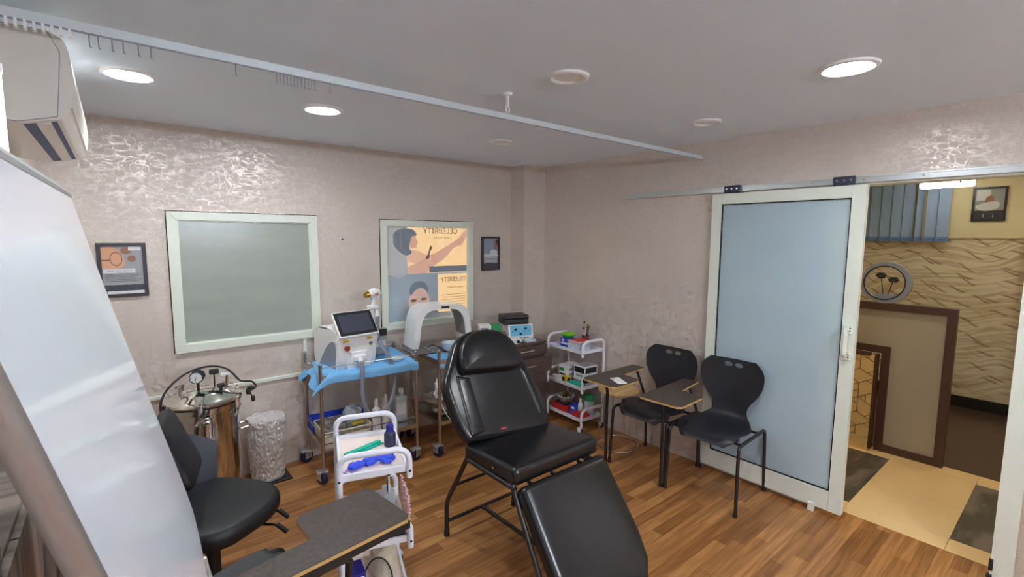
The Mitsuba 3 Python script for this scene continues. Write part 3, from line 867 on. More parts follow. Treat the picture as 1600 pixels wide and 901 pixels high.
# ================================================================== wooden stool with a wire base
st = Thing('stool', 'low stool with round wooden top and thin wire base, beside the right wall', 'stool')
cx, cy, R0 = 3.075, 2.36, 0.165
st.part('seat', lathe([(0, 0.440), (0.145, 0.440), (0.160, 0.447), (0.163, 0.462), (0.152, 0.474), (0.10, 0.480), (0, 0.481)], 36, at=(cx, cy, 0)), 'stool_wood')
st.part('base_ring', tube([(cx + R0 * math.cos(a), cy + R0 * math.sin(a), 0.006) for a in np.arange(40) * math.pi / 20], 0.005, 8, closed=True), 'steel')
for k in range(6):
    a = k * math.pi / 3 + 0.3
    st.part('wire_leg', rod((cx + R0 * math.cos(a), cy + R0 * math.sin(a), 0.006), (cx + 0.12 * math.cos(a), cy + 0.12 * math.sin(a), 0.442), 0.0035, 7), 'steel')
st.part('ring', tube([(cx + 0.12 * math.cos(a), cy + 0.12 * math.sin(a), 0.436) for a in np.arange(32) * math.pi / 16], 0.0035, 7, closed=True), 'steel')


# ================================================================== white three-tier carts
def caster(t, x, y, r=0.026, wheel='rubber', fork='cart_white', zt=0.075, yaw=0.4):
    c, s = math.cos(yaw), math.sin(yaw)
    ox, oy = x - c * r * 0.5, y - s * r * 0.5
    k = t.part('caster', cat(RB(ox - r * .8, ox + r * .8, oy - r * .55, oy + r * .55, r * 1.7, r * 2.05, 0.003), cyl((x, y, r * 1.9), (x, y, zt), 0.007, 10),
                             *[B(-r * .62, r * .62, sd * r * .58 - .0015, sd * r * .58 + .0015, r * .7, r * 1.95).apply_transform(RZ(math.degrees(yaw), (ox, oy, 0))) for sd in (-1, 1)]), fork)
    t.part('wheel', cyl((ox + s * r * .42, oy - c * r * .42, r), (ox - s * r * .42, oy + c * r * .42, r), r, 20), wheel, 'wheel', k)


CL, CW = 0.215, 0.140                       # half length (x), half width (y)
TIER = (0.105, 0.385, 0.700)


def cart(x, y, deg, label, pan, hw=CW):
    """local x along the trays; continuous posts on the +y side, stub ends on the -y side."""
    t = Thing('tiered_cart', label, 'trolley', 'white three-tier carts', RZ(deg, (x, y, 0)))
    r = 0.013
    for z in TIER:
        tr = t.part('tray', cat(B(-CL + 0.012, CL - 0.012, -hw + 0.012, hw - 0.012, z, z + 0.003)), pan, smooth=False)
        rim = Polygon(sbox(-CL, -hw, CL, hw).exterior.coords, [sbox(-CL + 0.012, -hw + 0.012, CL - 0.012, hw - 0.012).exterior.coords])
        mm = prism(rim, 0.026); mm.apply_translation((0, 0, z - 0.006))
        t.part('rim', mm, 'cart_white', parent=tr, smooth=False)
        for s in (-1, 1):
            xx = s * (CL + 0.008)
            t.part('arch_handle', tube(fillet([(xx, hw, z - 0.01), (xx, hw, z + 0.100), (xx, -hw, z + 0.100), (xx, -hw, z - 0.028)], 0.075, 8), r, 12), 'cart_white')
            for yy in (hw, -hw):
                t.part('bolt', cyl((xx, yy, z + 0.004), (xx + s * 0.0135, yy, z + 0.004), 0.0055, 8), 'black')
    for s in (-1, 1):
        t.part('post', rod((s * (CL + 0.008), hw, 0.06), (s * (CL + 0.008), hw, TIER[2]), r, 12), 'cart_white')
        t.part('leg', rod((s * (CL + 0.008), -hw, 0.06), (s * (CL + 0.008), -hw, TIER[0]), r, 12), 'cart_white')
        for yy in (hw, -hw):
            caster(t, s * (CL + 0.008), yy)
    return t


near = cart(0.835, 2.018, 72, 'white three-tier cart in the foreground behind the nearest writing tablet', 'tray_cream')
far = cart(3.135, 2.90, -93, 'white three-tier cart crowded with supplies against the right wall', 'tray_lilac', 0.128)
NC, FC = near.R, far.R
at = lambda R, x, y, z, deg=0: R @ RZ(deg, (x, y, z))


def bottle(name, label, R, r, h, mat_, cap, neck=0.4, capname='cap', group=None, caph=0.25):
    t = Thing(name, label, 'bottle', group, R)
    hb = h * (1 - caph)
    t.part('body', lathe([(0, 0), (r * .9, 0), (r, r * .12), (r, hb * .78), (r * .86, hb * .88), (r * neck, hb * .97), (r * neck, hb), (0, hb)], 24), mat_)
    t.part(capname, lathe([(0, hb - .002), (r * neck * 1.2, hb - .002), (r * neck * 1.1, h * .96), (r * neck * .8, h), (0, h)], 20), cap)
    return t


def carton(name, label, R, sx, sy, sz, mat_, panels=(), category='box', group=None):
    """box with flat printed panels: (face, u0, u1, v0, v1, material), face in '+x -x +y -y +z', fractions of the face."""
    t = Thing(name, label, category, group, R)
    t.part('box', RB(-sx / 2, sx / 2, -sy / 2, sy / 2, 0, sz, 0.0015), mat_)
    for f, u0, u1, v0, v1, pm in panels:
        e = 0.0006
        if f[1] == 'x':
            xx = sx / 2 if f[0] == '+' else -sx / 2 - e
            mm = B(xx, xx + e, (u0 - .5) * sy, (u1 - .5) * sy, v0 * sz, v1 * sz)
        elif f[1] == 'y':
            yy = sy / 2 if f[0] == '+' else -sy / 2 - e
            mm = B((u0 - .5) * sx, (u1 - .5) * sx, yy, yy + e, v0 * sz, v1 * sz)
        else:
            mm = B((u0 - .5) * sx, (u1 - .5) * sx, (v0 - .5) * sy, (v1 - .5) * sy, sz, sz + e)
        t.part('printed_panel', mm, pm, smooth=False)
    return t


# things on the near cart (local x away from the viewer, +y to the left)
Z2 = TIER[2] + 0.0035
cb = Thing('comb', 'teal plastic comb lying on the top tray of the near cart', 'comb', R=at(NC, 0.04, 0.02, Z2, -58))
cb.part('spine', RB(-0.095, 0.095, 0.002, 0.026, 0, 0.011, 0.003), 'teal')
cb.part('teeth', cat(*[B(-0.09 + k * 0.006, -0.0862 + k * 0.006, -0.018, 0.004, 0.001, 0.005) for k in range(31)]), 'teal', smooth=False)
bottle('lotion_bottle', 'dark navy bottle with blue cap standing on the near cart', at(NC, 0.05, -0.095, Z2), 0.027, 0.105, 'navy', 'cap_blue', 0.55, caph=0.30)
gl = Thing('rubber_glove', 'crumpled bright blue glove on the top tray of the near cart', 'glove', R=at(NC, -0.12, 0.0, Z2, -75))
gm = []
for (a, b, r0) in (((-0.09, 0, .012), (-0.02, 0.01, .016), .017), ((-0.02, 0.01, .016), (0.03, 0, .02), .022), ((0.03, 0, .02), (0.085, 0.028, .012), .011), ((0.03, 0, .02), (0.09, 0.008, .014), .011),
                   ((0.03, 0, .02), (0.088, -0.014, .012), .011), ((0.02, 0, .02), (0.062, -0.034, .011), .011), ((-0.06, 0, .012), (-0.085, 0.03, .011), .010)):
    s_ = [m3.Manifold.sphere(r0, 12).translate(a), m3.Manifold.sphere(min(r0, .010), 12).translate(b)]
    gm.append(m3.Manifold.batch_hull(s_))
gmesh = to_tm(m3.Manifold.batch_boolean(gm, m3.OpType.Add).refine_to_length(0.006))
v = np.array(gmesh.vertices); v += (meshkit.noise(v * 90)[:, None] - 0.5) * 0.010; v[:, 2] = np.maximum(v[:, 2], 0.0)
gmesh.vertices = v
gl.body(gmesh, 'glove', 60)
hc = Thing('hair_clip', 'small pale hair clips at the near edge of the top tray', 'hair clip', R=at(NC, -0.165, 0.10, Z2, 20))
hc.body(cat(tube(smooth_path([(-.02, 0, .004), (0, .012, .004), (.02, .002, .004), (.005, -.01, .004), (-.018, -.006, .004)]), 0.0025, 6), rod((-.02, .012, .003), (.015, .016, .003), .002, 6)), 'purple')
Z1 = TIER[1] + 0.0035
rw = Thing('facial_brush_set', 'row of black and white brushes on the middle tray of the near cart', 'brush')
rw.R = at(NC, 0.12, -0.06, Z1)
for k in range(5):
    b_ = rw.part('brush', rod((-0.03 + k * 0.014, -0.03 + .004 * (k % 2), 0.01), (-0.035 + k * 0.016, -0.03, 0.15), 0.0045, 8), 'black' if k % 2 else 'white')
    rw.part('bristles', lathe([(0, .15), (.006, .15), (.009, .165), (.006, .185), (0, .188)], 10, at=(-0.035 + k * 0.016, -0.03, 0)), 'white' if k % 2 else 'black', parent=b_)
rw.part('holder', cat(RB(-.05, .06, -.05, -.005, 0, .06, .006)), 'clear_plastic')
bd = Thing('bead_tassel', 'white and pink bead strings hanging at the side of the near cart', 'bead strings', kind='stuff')
bm, br = [], random.Random(5)
for k in range(9):
    bx, by = -0.10 + k * 0.026, -CW - 0.014
    for j in range(9):
        s_ = trimesh.creation.icosphere(subdivisions=1, radius=0.0065); s_.apply_translation((bx + br.uniform(-.004, .004), by + br.uniform(-.006, .006), TIER[1] + 0.13 - j * 0.013)); bm.append(s_)
bd.R = NC
bd.body(cat(*bm), 'pink')
bp = Thing('strap_roll', 'black rolled strap on the middle tray of the near cart', 'strap', R=at(NC, -0.17, -0.075, Z1))
bp.body(cyl((0, -0.045, 0.034), (0, 0.045, 0.034), 0.034, 24), 'black')
pkc = Thing('pink_towel', 'pale pink folded towel on the middle tray of the near cart', 'towel', R=at(NC, -0.10, 0.05, Z1, 10))
pkc.part('fold', RB(-.07, .07, -.06, .06, 0, .022, .01), 'pink'); pkc.part('fold', RB(-.067, .065, -.057, .058, .022, .043, .01), 'pink')
Z0 = TIER[0] + 0.0035
carton('blue_pack', 'dark blue pack on the bottom tray of the near cart', at(NC, -0.12, 0.085, Z0, 8), 0.10, 0.07, 0.14, 'cap_blue', [('-x', .1, .9, .55, .9, 'white')], 'pack')
hb = Thing('headband', 'thin black headband arching over the bottom tray of the near cart', 'headband', R=at(NC, -0.10, -0.01, Z0, 0))
hb.body(tube([(0, .065 * math.cos(a), .02 + .16 * math.sin(a) * .8) for a in np.linspace(0, math.pi, 24)], 0.0035, 8), 'black')
cbag = Thing('cotton_bag', 'cream bag of cotton pads on the bottom tray of the near cart', 'bag', R=at(NC, 0.02, -0.05, Z0, 0))
bg = pad(Polygon(ell(0, 0, .10, .062).exterior.coords), .13, .03, .02); bg = bg.subdivide().subdivide()
v = np.array(bg.vertices); v += (meshkit.fbm(v * 40, 3)[:, None] - .5) * 0.012; v[:, 2] = np.maximum(v[:, 2], 0); bg.vertices = v
cbag.body(bg, 'cream2', 60)

# things on the far cart (local x towards the viewer along the wall, +y to the wall)
def bowl(name, label, cat_, R, r, h, m_, lid=None):
    t = Thing(name, label, cat_, R=R)
    t.part('bowl', lathe([(0, 0), (r * .55, 0), (r * .9, h * .5), (r, h), (r * .96, h), (r * .85, h * .5), (r * .5, h * .08), (0, h * .08)], 28), m_)
    if lid:
        t.part('lid', lathe([(0, h + .014), (r * .9, h + .012), (r * 1.08, h + .004), (r * 1.08, h - .004), (r * .95, h - .002), (0, h - .002)][::-1], 28), lid, 'flat lid')
    return t


carton('tissue_box', 'blue and white patterned box under the green bowl', at(FC, -0.075, -0.02, Z2, 4), 0.10, 0.10, 0.075, 'blue', [('-y', .1, .9, .3, .55, 'white'), ('-y', .2, .5, .65, .9, 'white'), ('+x', .1, .45, .2, .8, 'white')])
bowl('bowl', 'teal bowl with lime green lid on the far cart', 'bowl', at(FC, -0.075, -0.02, Z2 + 0.076), 0.062, 0.035, 'green', 'lime')
rb = Thing('storage_box', 'clear box with pinkish red lid on the top tray of the far cart', 'box', R=at(FC, 0.085, -0.036, Z2, 0))
rb.part('body', RB(-.075, .075, -.07, .07, 0, .065, .006), 'clear_plastic'); rb.part('lid', RB(-.079, .079, -.074, .074, .065, .082, .006), 'pink', 'pinkish red lid')
for k in range(6):
    rb.part('rib', B(-.066 + k * .025, -.062 + k * .025, -.0725, -.0695, .008, .06), 'white', smooth=False)
rb.part('lid_top', RB(-.06, .06, -.055, .055, .082, .086, .003), 'red')
bc = Thing('brush_cup', 'dark cup of make-up brushes on the far cart', 'cup', R=at(FC, 0.05, 0.076, Z2 + 0.0, 0))
bc.part('cup', lathe([(0, 0), (.03, 0), (.034, .11), (.031, .11), (.028, .01), (0, .01)], 20), 'burgundy')
for k, (dx, dy, l, c_) in enumerate(((.03, .01, .20, 'black'), (-.03, .012, .21, 'cardboard'), (.012, -.02, .17, 'pink'), (-.015, -.012, .16, 'white'), (.0, .02, .19, 'black'))):
    b_ = bc.part('brush', rod((dx * .2, dy * .2, .012), (dx, dy, l), .004, 7), c_)
    bc.part('bristle_tip', lathe([(0, 0), (.006, 0), (.008, .012), (0, .024)], 8, (dx, dy, l), (dx, dy, l)), 'black' if k % 2 else 'cardboard', parent=b_)
carton('glove_box', 'white and green glove box on the middle tray of the far cart', at(FC, -0.075, 0.0, Z1 + 0.032, 3), 0.115, 0.16, 0.115, 'white', [('-y', .1, .6, .55, .8, 'green'), ('-y', .1, .8, .2, .35, 'print_dark'), ('+x', .1, .9, .6, .8, 'print_grey'), ('+x', .1, .7, .2, .4, 'print_grey')])
carton('flat_carton', 'brown carton under the glove box on the far cart', at(FC, -0.075, 0.0, Z1, 0), 0.13, 0.17, 0.031, 'cardboard')
carton('mask_box', 'black and white box at the near end of the middle tray of the far cart', at(FC, 0.105, 0.03, Z1 + 0.047, 0), 0.135, 0.155, 0.125, 'white',
       [('+x', .05, .95, .52, .92, 'black'), ('-y', .05, .95, .52, .92, 'black'), ('+x', .1, .5, .2, .4, 'print_grey'), ('-y', .2, .8, .25, .4, 'print_grey'), ('+z', .1, .9, .1, .9, 'print_grey')])
carton('grey_carton', 'grey carton under the striped box on the far cart', at(FC, 0.105, 0.035, Z1, 0), 0.14, 0.15, 0.046, 'print_grey')
carton('tube_box', 'white box with yellow end lying on the middle tray of the far cart', at(FC, -0.125, -0.086, Z1, 3), 0.13, 0.045, 0.04, 'white', [('-y', .0, .3, .1, .9, 'yellow')])
carton('film_box', 'small yellow and black box on the middle tray of the far cart', at(FC, -0.025, -0.082, Z1, -4), 0.075, 0.05, 0.062, 'yellow', [('-y', .15, .6, .2, .8, 'black'), ('+x', .2, .8, .3, .8, 'black')])
carton('green_folder', 'green booklet at the near edge of the middle tray of the far cart', at(FC, 0.10, -0.079, Z1, 1), 0.15, 0.06, 0.028, 'teal', category='booklet')
ob = bowl('ornate_bowl', 'silver ornate bowl on the red box of the far cart', 'bowl', at(FC, -0.09, -0.02, Z0 + 0.07), 0.075, 0.06, 'alu')
for k in range(14):
    a = k * 2 * math.pi / 14
    s_ = trimesh.creation.icosphere(subdivisions=1, radius=.012); s_.apply_translation((.073 * math.cos(a), .073 * math.sin(a), .06)); ob.part('petal', s_, 'alu')
ob.part('knob', lathe([(0, .03), (.03, .05), (.036, .07), (.02, .086), (.008, .09), (0, .10)], 16), 'brass')
carton('red_tray_box', 'red box of black tools under the ornate silver bowl', at(FC, -0.09, -0.045, Z0, 0), 0.19, 0.13, 0.066, 'red', [('+z', .08, .92, .1, .9, 'black')])
carton('blue_carton', 'small blue carton on the bottom tray of the far cart', at(FC, 0.045, -0.03, Z0, 10), 0.06, 0.08, 0.085, 'blue', [('-y', .2, .8, .6, .85, 'white')])
bottle('white_bottle', 'white bottle standing on the bottom tray of the far cart', at(FC, 0.095, -0.015, Z0), 0.023, 0.15, 'white', 'white', 0.45, caph=0.22)
jr = Thing('jar', 'clear jar with teal lid on the bottom tray of the far cart', 'jar', R=at(FC, 0.125, 0.06, Z0))
jr.part('body', lathe([(0, 0), (.042, 0), (.045, .01), (.045, .13), (0, .13)], 24), 'clear_plastic'); jr.part('lid', lathe([(0, .13), (.05, .13), (.05, .172), (.044, .178), (0, .178)], 24), 'green', 'teal lid')
rt_ = Thing('red_tray', 'bright red shallow tray at the near end of the bottom tray of the far cart', 'tray', R=at(FC, 0.135, -0.052, Z0, -5))
rt_.part('base', RB(-.065, .065, -.05, .05, 0, .012, .004), 'red'); rt_.part('rim', prism(Polygon(sbox(-.065, -.05, .065, .05).exterior.coords, [sbox(-.06, -.045, .06, .045).exterior.coords]), .04), 'red', smooth=False)
rt_.part('cloth', RB(-.05, .05, -.035, .035, .012, .045, .014), 'red')

# ================================================================== steel instrument trolleys
def steel_trolley(x, y, deg, w, d, label, zs=(0.27, 0.745), h=0.825):
    t = Thing('steel_trolley', label, 'trolley', 'steel instrument trolleys', RZ(deg, (x, y, 0)))
    r = 0.0125
    for sx in (-1, 1):
        for sy in (-1, 1):
            px_, py_ = sx * (w / 2 - r), sy * (d / 2 - r)
            p_ = t.part('post', rod((px_, py_, 0.115), (px_, py_, h), r, 14), 'steel')
            t.part('post_cap', lathe([(0, h), (r * 1.05, h), (r * 1.05, h + .006), (r * .5, h + .012), (0, h + .013)], 14, at=(px_, py_, 0)), 'grey_plastic', parent=p_)
            caster(t, px_, py_, 0.045, 'wheel_blue', 'alu', 0.125, 0.5 + 0.9 * (sx + sy))
    for z in zs:
        rim = Polygon(sbox(-w / 2 + .004, -d / 2 + .004, w / 2 - .004, d / 2 - .004).exterior.coords, [sbox(-w / 2 + .007, -d / 2 + .007, w / 2 - .007, d / 2 - .007).exterior.coords])
        mm = prism(rim, 0.03); mm.apply_translation((0, 0, z - 0.024))
        t.part('shelf', cat(B(-w / 2 + .006, w / 2 - .006, -d / 2 + .006, d / 2 - .006, z - .002, z), mm), 'steel', smooth=False)
        for sy in (-1, 1):
            t.part('guard_rail', rod((-w / 2 + r, sy * (d / 2 - r), z + .062), (w / 2 - r, sy * (d / 2 - r), z + .062), 0.0035, 8), 'steel')
        for sx in (-1, 1):
            t.part('guard_rail', rod((sx * (w / 2 - r), -d / 2 + r, z + .062), (sx * (w / 2 - r), d / 2 - r, z + .062), 0.0035, 8), 'steel')
    return t


T1 = steel_trolley(1.355, 3.40, -4, 0.71, 0.46, 'steel instrument trolley with the white laser machine and a blue drape on top')
T2 = steel_trolley(2.09, 3.31, -3, 0.52, 0.52, 'steel instrument trolley carrying the white arch lamp, behind the treatment chair')


def sheet(fn, nu, nv, th=0.0015):
    """closed thin cloth from fn(u, v) -> point, u and v from 0 to 1."""
    U, V = np.meshgrid(np.linspace(0, 1, nu), np.linspace(0, 1, nv), indexing='ij')
    P_ = np.array([[fn(a, b) for a, b in zip(ra, rb)] for ra, rb in zip(U, V)])
    du, dv = np.gradient(P_, axis=0), np.gradient(P_, axis=1)
    n_ = np.cross(du, dv); n_ /= np.linalg.norm(n_, axis=2, keepdims=True) + 1e-12
    top, bot = (P_ + n_ * th).reshape(-1, 3), (P_ - n_ * th).reshape(-1, 3)
    k = nu * nv
    F = []
    g = lambda i, j: i * nv + j
    for i in range(nu - 1):
        for j in range(nv - 1):
            a, b, c, e = g(i, j), g(i + 1, j), g(i + 1, j + 1), g(i, j + 1)
            F += [[a, b, c], [a, c, e], [k + a, k + c, k + b], [k + a, k + e, k + c]]
    edge = [g(i, 0) for i in range(nu)] + [g(nu - 1, j) for j in range(1, nv)] + [g(i, nv - 1) for i in range(nu - 2, -1, -1)] + [g(0, j) for j in range(nv - 2, 0, -1)]
    for a, b in zip(edge, edge[1:] + edge[:1]):
        F += [[a, k + a, k + b], [a, k + b, b]]
    return mesh(np.vstack([top, bot]), F)


def nz(p, f, s=0):
    return float(meshkit.fbm(np.array([p[0] * f, p[1] * f, s]), 3) - 0.5)


def drape_fn(u, v):
    x = -0.365 + u * 0.715
    if v < 0.12:                                     # front hem hangs over the rim
        k = v / 0.12
        yy, zz = -0.238 - 0.004 * math.sin(x * 40), 0.700 + k * 0.056 + 0.012 * nz((x, 0), 9)
    else:
        k = (v - 0.12) / 0.88
        yy, zz = -0.236 + k * 0.44, 0.757
        zz += 0.010 * max(0, nz((x, yy), 14, 2) + .1) + 0.045 * math.exp(-((x - .27) / .06) ** 2 - ((yy - .17) / .05) ** 2) + 0.03 * math.exp(-((x + .31) / .05) ** 2 - ((yy + .05) / .1) ** 2)
    if u < 0.12:                                     # gathered corner at the left
        q = (0.12 - u) / 0.12
        x += 0.035 * q + 0.015 * math.sin(yy * 60) * q
        zz -= (0.075 + 0.05 * math.sin(v * 9)) * q ** 1.5
        x -= 0.055 * q
    return (x, yy, zz)


dp = Thing('drape', 'light blue disposable drape over the top of the laser trolley', 'drape', R=T1.R)
dp.body(sheet(drape_fn, 46, 30), 'drape', True)

# ---------------------------------------------------------------- laser machine (local: -y is its front)
lm = Thing('laser_machine', 'white table-top laser machine with tilted dark touch screen on the blue drape', 'laser machine', R=RZ(7, (1.283, 3.245, 0.762)))
side = spline_poly([(0.035, 0.0), (0.36, 0.0), (0.375, 0.02), (0.38, 0.16), (0.365, 0.245), (0.27, 0.262), (0.15, 0.27), (0.07, 0.268), (0.02, 0.23), (0.008, 0.16), (0.012, 0.06)], 5)
def xprism(poly_yz, x0, x1):
    m = prism(poly_yz, x1 - x0)
    m.apply_transform(basis((x0, 0, 0), (0, 1, 0), (0, 0, 1)))
    return m
lm.part('housing', xprism(side, -0.150, 0.135), 'white_gloss')
# front fascia: narrow at the foot, flaring towards the screen, with concave flanks
fas = spline_poly([(-0.088, 0.0), (0.088, 0.0), (0.097, 0.05), (0.115, 0.11), (0.144, 0.165), (0.150, 0.215), (0.140, 0.226), (-0.140, 0.226), (-0.150, 0.215), (-0.144, 0.165), (-0.115, 0.11), (-0.097, 0.05)], 4)
fm = prism(fas, 0.05); fm.apply_transform(basis((0, 0.055, 0), (1, 0, 0), (0, 0, 1)))
lm.part('fascia', fm, 'white_gloss', 'flared white front panel')
for s in (-1, 1):
    arc = spline_poly([(0.045, 0.0), (0.30, 0.0), (0.26, 0.05), (0.20, 0.12), (0.12, 0.18), (0.06, 0.19), (0.045, 0.10)], 4)
    lm.part('side_panel', xprism(arc, (0.1362 if s > 0 else -0.1512) - 0.0015, (0.1362 if s > 0 else -0.1512) + 0.0015), 'grey_plastic', 'grey curved side panel')
shell_top = sheet(lambda u, v: ((-0.150 + 0.30 * v), 0.075 + 0.285 * u, 0.268 + 0.012 * math.sin(math.pi * min(1, u * 1.15)) - 0.045 * max(0, u - .72) / .28), 20, 8, 0.004)
lm.part('top_shell', shell_top, 'white_gloss', smooth=True)
# tilted screen
tz = math.radians(52)
Rs = basis((0, -0.022, 0.236), (1, 0, 0), (0, math.cos(tz), math.sin(tz)))
def in_(R, m):
    m = m.copy(); m.apply_transform(R); return m
scr = lm.part('screen_bezel', in_(Rs, RB(-0.150, 0.150, -0.008, 0.196, -0.028, 0.0, 0.008)), 'white_gloss')
lm.part('screen_glass', in_(Rs, prism(sbox(-0.138, 0.008, 0.138, 0.184).buffer(0.004), 0.0016)), 'black', 'black glass border of the touch screen', scr, smooth=False)
lm.part('display', in_(Rs, B(-0.118, 0.118, 0.026, 0.166, 0.0016, 0.0022)), 'screen', 'dark display', scr, smooth=False)
lm.part('neck', RB(-0.11, 0.11, 0.02, 0.12, 0.20, 0.30, 0.01), 'white_gloss')
def fr(x, z, y=-0.001):      # on the fascia
    return np.array((x, 0.005 + y, z))
eb = lm.part('emergency_stop', cat(cyl(fr(-0.095, 0.150), fr(-0.095, 0.150, -0.012), 0.012), cyl(fr(-0.095, 0.150, -0.010), fr(-0.095, 0.150, -0.024), 0.019)), 'dark_red', 'red emergency stop button')
lm.part('key_switch', cat(cyl(fr(0.092, 0.160), fr(0.092, 0.160, -0.008), 0.014), RB(0.090, 0.094, -0.010, -0.003, 0.152, 0.172, 0.001)), 'chrome', 'key switch')
for xx in (-0.095, 0.085):
    tri = lm.part('warning_label', prism(sbox(-0.022, -0.008, 0.022, 0.010), 0.0006, basis(fr(xx, 0.196), (1, 0, 0), (0, 0, 1))), 'yellow', 'yellow warning label', smooth=False)
    lm.part('warning_mark', prism(Polygon([(-0.006, -0.005), (0.006, -0.005), (0, 0.007)]), 0.0004, basis(fr(xx, 0.196, -0.0012), (1, 0, 0), (0, 0, 1))), 'black', parent=tri, smooth=False)
lm.part('socket_plate', RB(-0.062, 0.062, -0.006, 0.010, 0.035, 0.115, 0.004), 'white')
lm.part('connector', cat(RB(-0.055, 0.045, -0.040, 0.012, 0.050, 0.092, 0.012), cyl((-0.015, -0.03, 0.070), (-0.02, -0.066, 0.050), 0.017, 16)), 'white', 'white hose connector')
lm.part('holder_post', cat(RB(0.150, 0.176, 0.09, 0.115, 0.12, 0.40, 0.006), RB(0.140, 0.205, 0.07, 0.135, 0.385, 0.415, 0.008)), 'white', 'white handpiece holder')
hp_at = np.array((0.172, 0.10, 0.0))
hpb = to_tm(m3.Manifold.batch_hull([m3.Manifold.sphere(.030, 24).translate((0.150, 0.095, 0.500)), m3.Manifold.sphere(.036, 24).translate((0.185, 0.10, 0.505)), m3.Manifold.sphere(.028, 24).translate((0.212, 0.102, 0.505))]))
hp = lm.part('handpiece', hpb, 'white_gloss', 'white rounded handpiece with gold tip')
lm.part('handpiece_grip', lathe([(0, .40), (.017, .40), (.020, .44), (.026, .485), (0, .49)], 20, at=(0.180, 0.10, 0)), 'white_gloss', parent=hp)
lm.part('gold_tip', cyl((0.134, 0.093, 0.498), (0.108, 0.089, 0.492), 0.027, 24, 0.020), 'brass', 'gold tip', hp)
lm.part('trigger', RB(0.172, 0.202, 0.062, 0.068, 0.492, 0.506, 0.002), 'cardboard', parent=hp)
lm.part('hose_cuff', cat(cyl((0.200, 0.085, 0.335), (0.194, 0.09, 0.395), 0.013, 16), cyl((0.201, 0.084, 0.330), (0.198, 0.086, 0.352), 0.017, 16)), 'white')
hose = smooth_path([(-0.02, -0.066, 0.048), (-0.026, -0.082, 0.0), (-0.03, -0.085, -0.12), (-0.015, -0.087, -0.26), (0.05, -0.088, -0.345), (0.13, -0.09, -0.34), (0.205, -0.09, -0.24), (0.228, -0.085, -0.10), (0.20, -0.078, 0.03),
                    (0.165, -0.03, 0.125), (0.172, 0.04, 0.20), (0.192, 0.08, 0.27), (0.200, 0.085, 0.335)], 22)
rib = 0.0132 + 0.0018 * (np.arange(len(hose)) % 2)
lm.part('hose', tube(hose, rib, 10), 'hose', 'ribbed grey hose hanging in a loop', smooth=False)

pb = carton('product_carton', 'black and white upright carton behind the laser machine on its trolley', at(T1.R, 0.175, 0.10, 0.772, 6), 0.115, 0.05, 0.20, 'print_grey', [('-y', 0.02, .98, .72, .98, 'black'), ('-y', .1, .9, .3, .55, 'print_light')])
pd = Thing('petri_dish', 'round pale glass dish on the blue drape', 'dish', R=at(T1.R, 0.225, -0.115, 0.764))
pd.part('dish', lathe([(0, 0), (.052, 0), (.056, .014), (.053, .014), (.050, .003), (0, .003)], 30), 'clear_plastic'); pd.part('gel', cyl((0, 0, .003), (0, 0, .008), .049, 28), 'pale')

# lower shelf of the laser trolley
bk = Thing('plastic_basket', 'white slotted plastic basket on the lower shelf of the laser trolley', 'basket', R=at(T1.R, -0.165, -0.06, 0.272))
bw, bdp, bh = 0.165, 0.145, 0.075
bk.part('floor', B(-bw + .01, bw - .01, -bdp + .01, bdp - .01, 0, .003), 'cream2', smooth=False)
bk.part('rim', tube([(x, y, bh) for x, y in fillet([np.array(p) for p in ((-bw, 0), (-bw, -bdp), (bw, -bdp), (bw, bdp), (-bw, bdp), (-bw, 0.001))], .03)], .005, 8), 'cream2')
bars_ = []
for k in range(24):
    xx = -bw + .008 + k * (2 * bw - .016) / 23
    bars_ += [rod((xx * .95, s * (bdp - .010), .002), (xx, s * bdp, bh), .0028, 5) for s in (-1, 1)]
for k in range(20):
    yy = -bdp + .008 + k * (2 * bdp - .016) / 19
    bars_ += [rod((s * (bw - .010), yy * .95, .002), (s * bw, yy, bh), .0028, 5) for s in (-1, 1)]
bk.part('lattice', cat(*bars_, *[cat(*[rod((-bw * q, s * bdp * q, z), (bw * q, s * bdp * q, z), .003, 5) for s in (-1, 1)], *[rod((s * bw * q, -bdp * q, z), (s * bw * q, bdp * q, z), .003, 5) for s in (-1, 1)]) for z, q in ((.004, .945), (.038, .97))]), 'cream2', 'slotted sides', kind='stuff')


def bundle(name, label, cat_, R, sx, sy, sz, m_, seed, amp=0.03, group=None):
    t = Thing(name, label, cat_, group, R)
    s_ = trimesh.creation.icosphere(subdivisions=4)
    v = np.array(s_.vertices)
    v = np.sign(v) * np.abs(v) ** 0.8
    v = v * (sx, sy, sz) * (1 + amp / .03 * 0.5 * (meshkit.fbm(np.array(s_.vertices) * 2.2 + seed, 4)[:, None] - .5))
    v[:, 2] += sz
    v[:, 2] = np.maximum(v[:, 2], 0)
    s_.vertices = v
    t.body(s_, m_, True)
    return t


bundle('cloth_bundle', 'crumpled grey cloth lying in the white basket', 'cloth', at(T1.R, -0.225, -0.055, 0.278), 0.085, 0.10, 0.055, 'greyc', 3.1, .05)
bundle('glove_bag', 'clear bag of small parts standing in the white basket', 'bag', at(T1.R, -0.075, 0.02, 0.278, 20), 0.07, 0.05, 0.075, 'clear_plastic', 8.0, .05)
sg = Thing('soap', 'yellow soap bar at the front of the white basket', 'soap', R=at(T1.R, -0.075, -0.115, 0.335, 6)); sg.body(RB(-.045, .045, -.016, .016, 0, .018, .007), 'yellow')
bt = Thing('blue_tray', 'blue plastic tray behind the white basket', 'tray', R=at(T1.R, -0.16, 0.145, 0.272))
bt.body(cat(B(-.18, .20, -.055, .055, 0, .004), B(-.18, .20, -.055, -.051, 0, .085), B(-.18, .20, .051, .055, 0, .085), B(-.18, -.176, -.055, .055, 0, .085), B(.196, .20, -.055, .055, 0, .085)), 'blue', False)
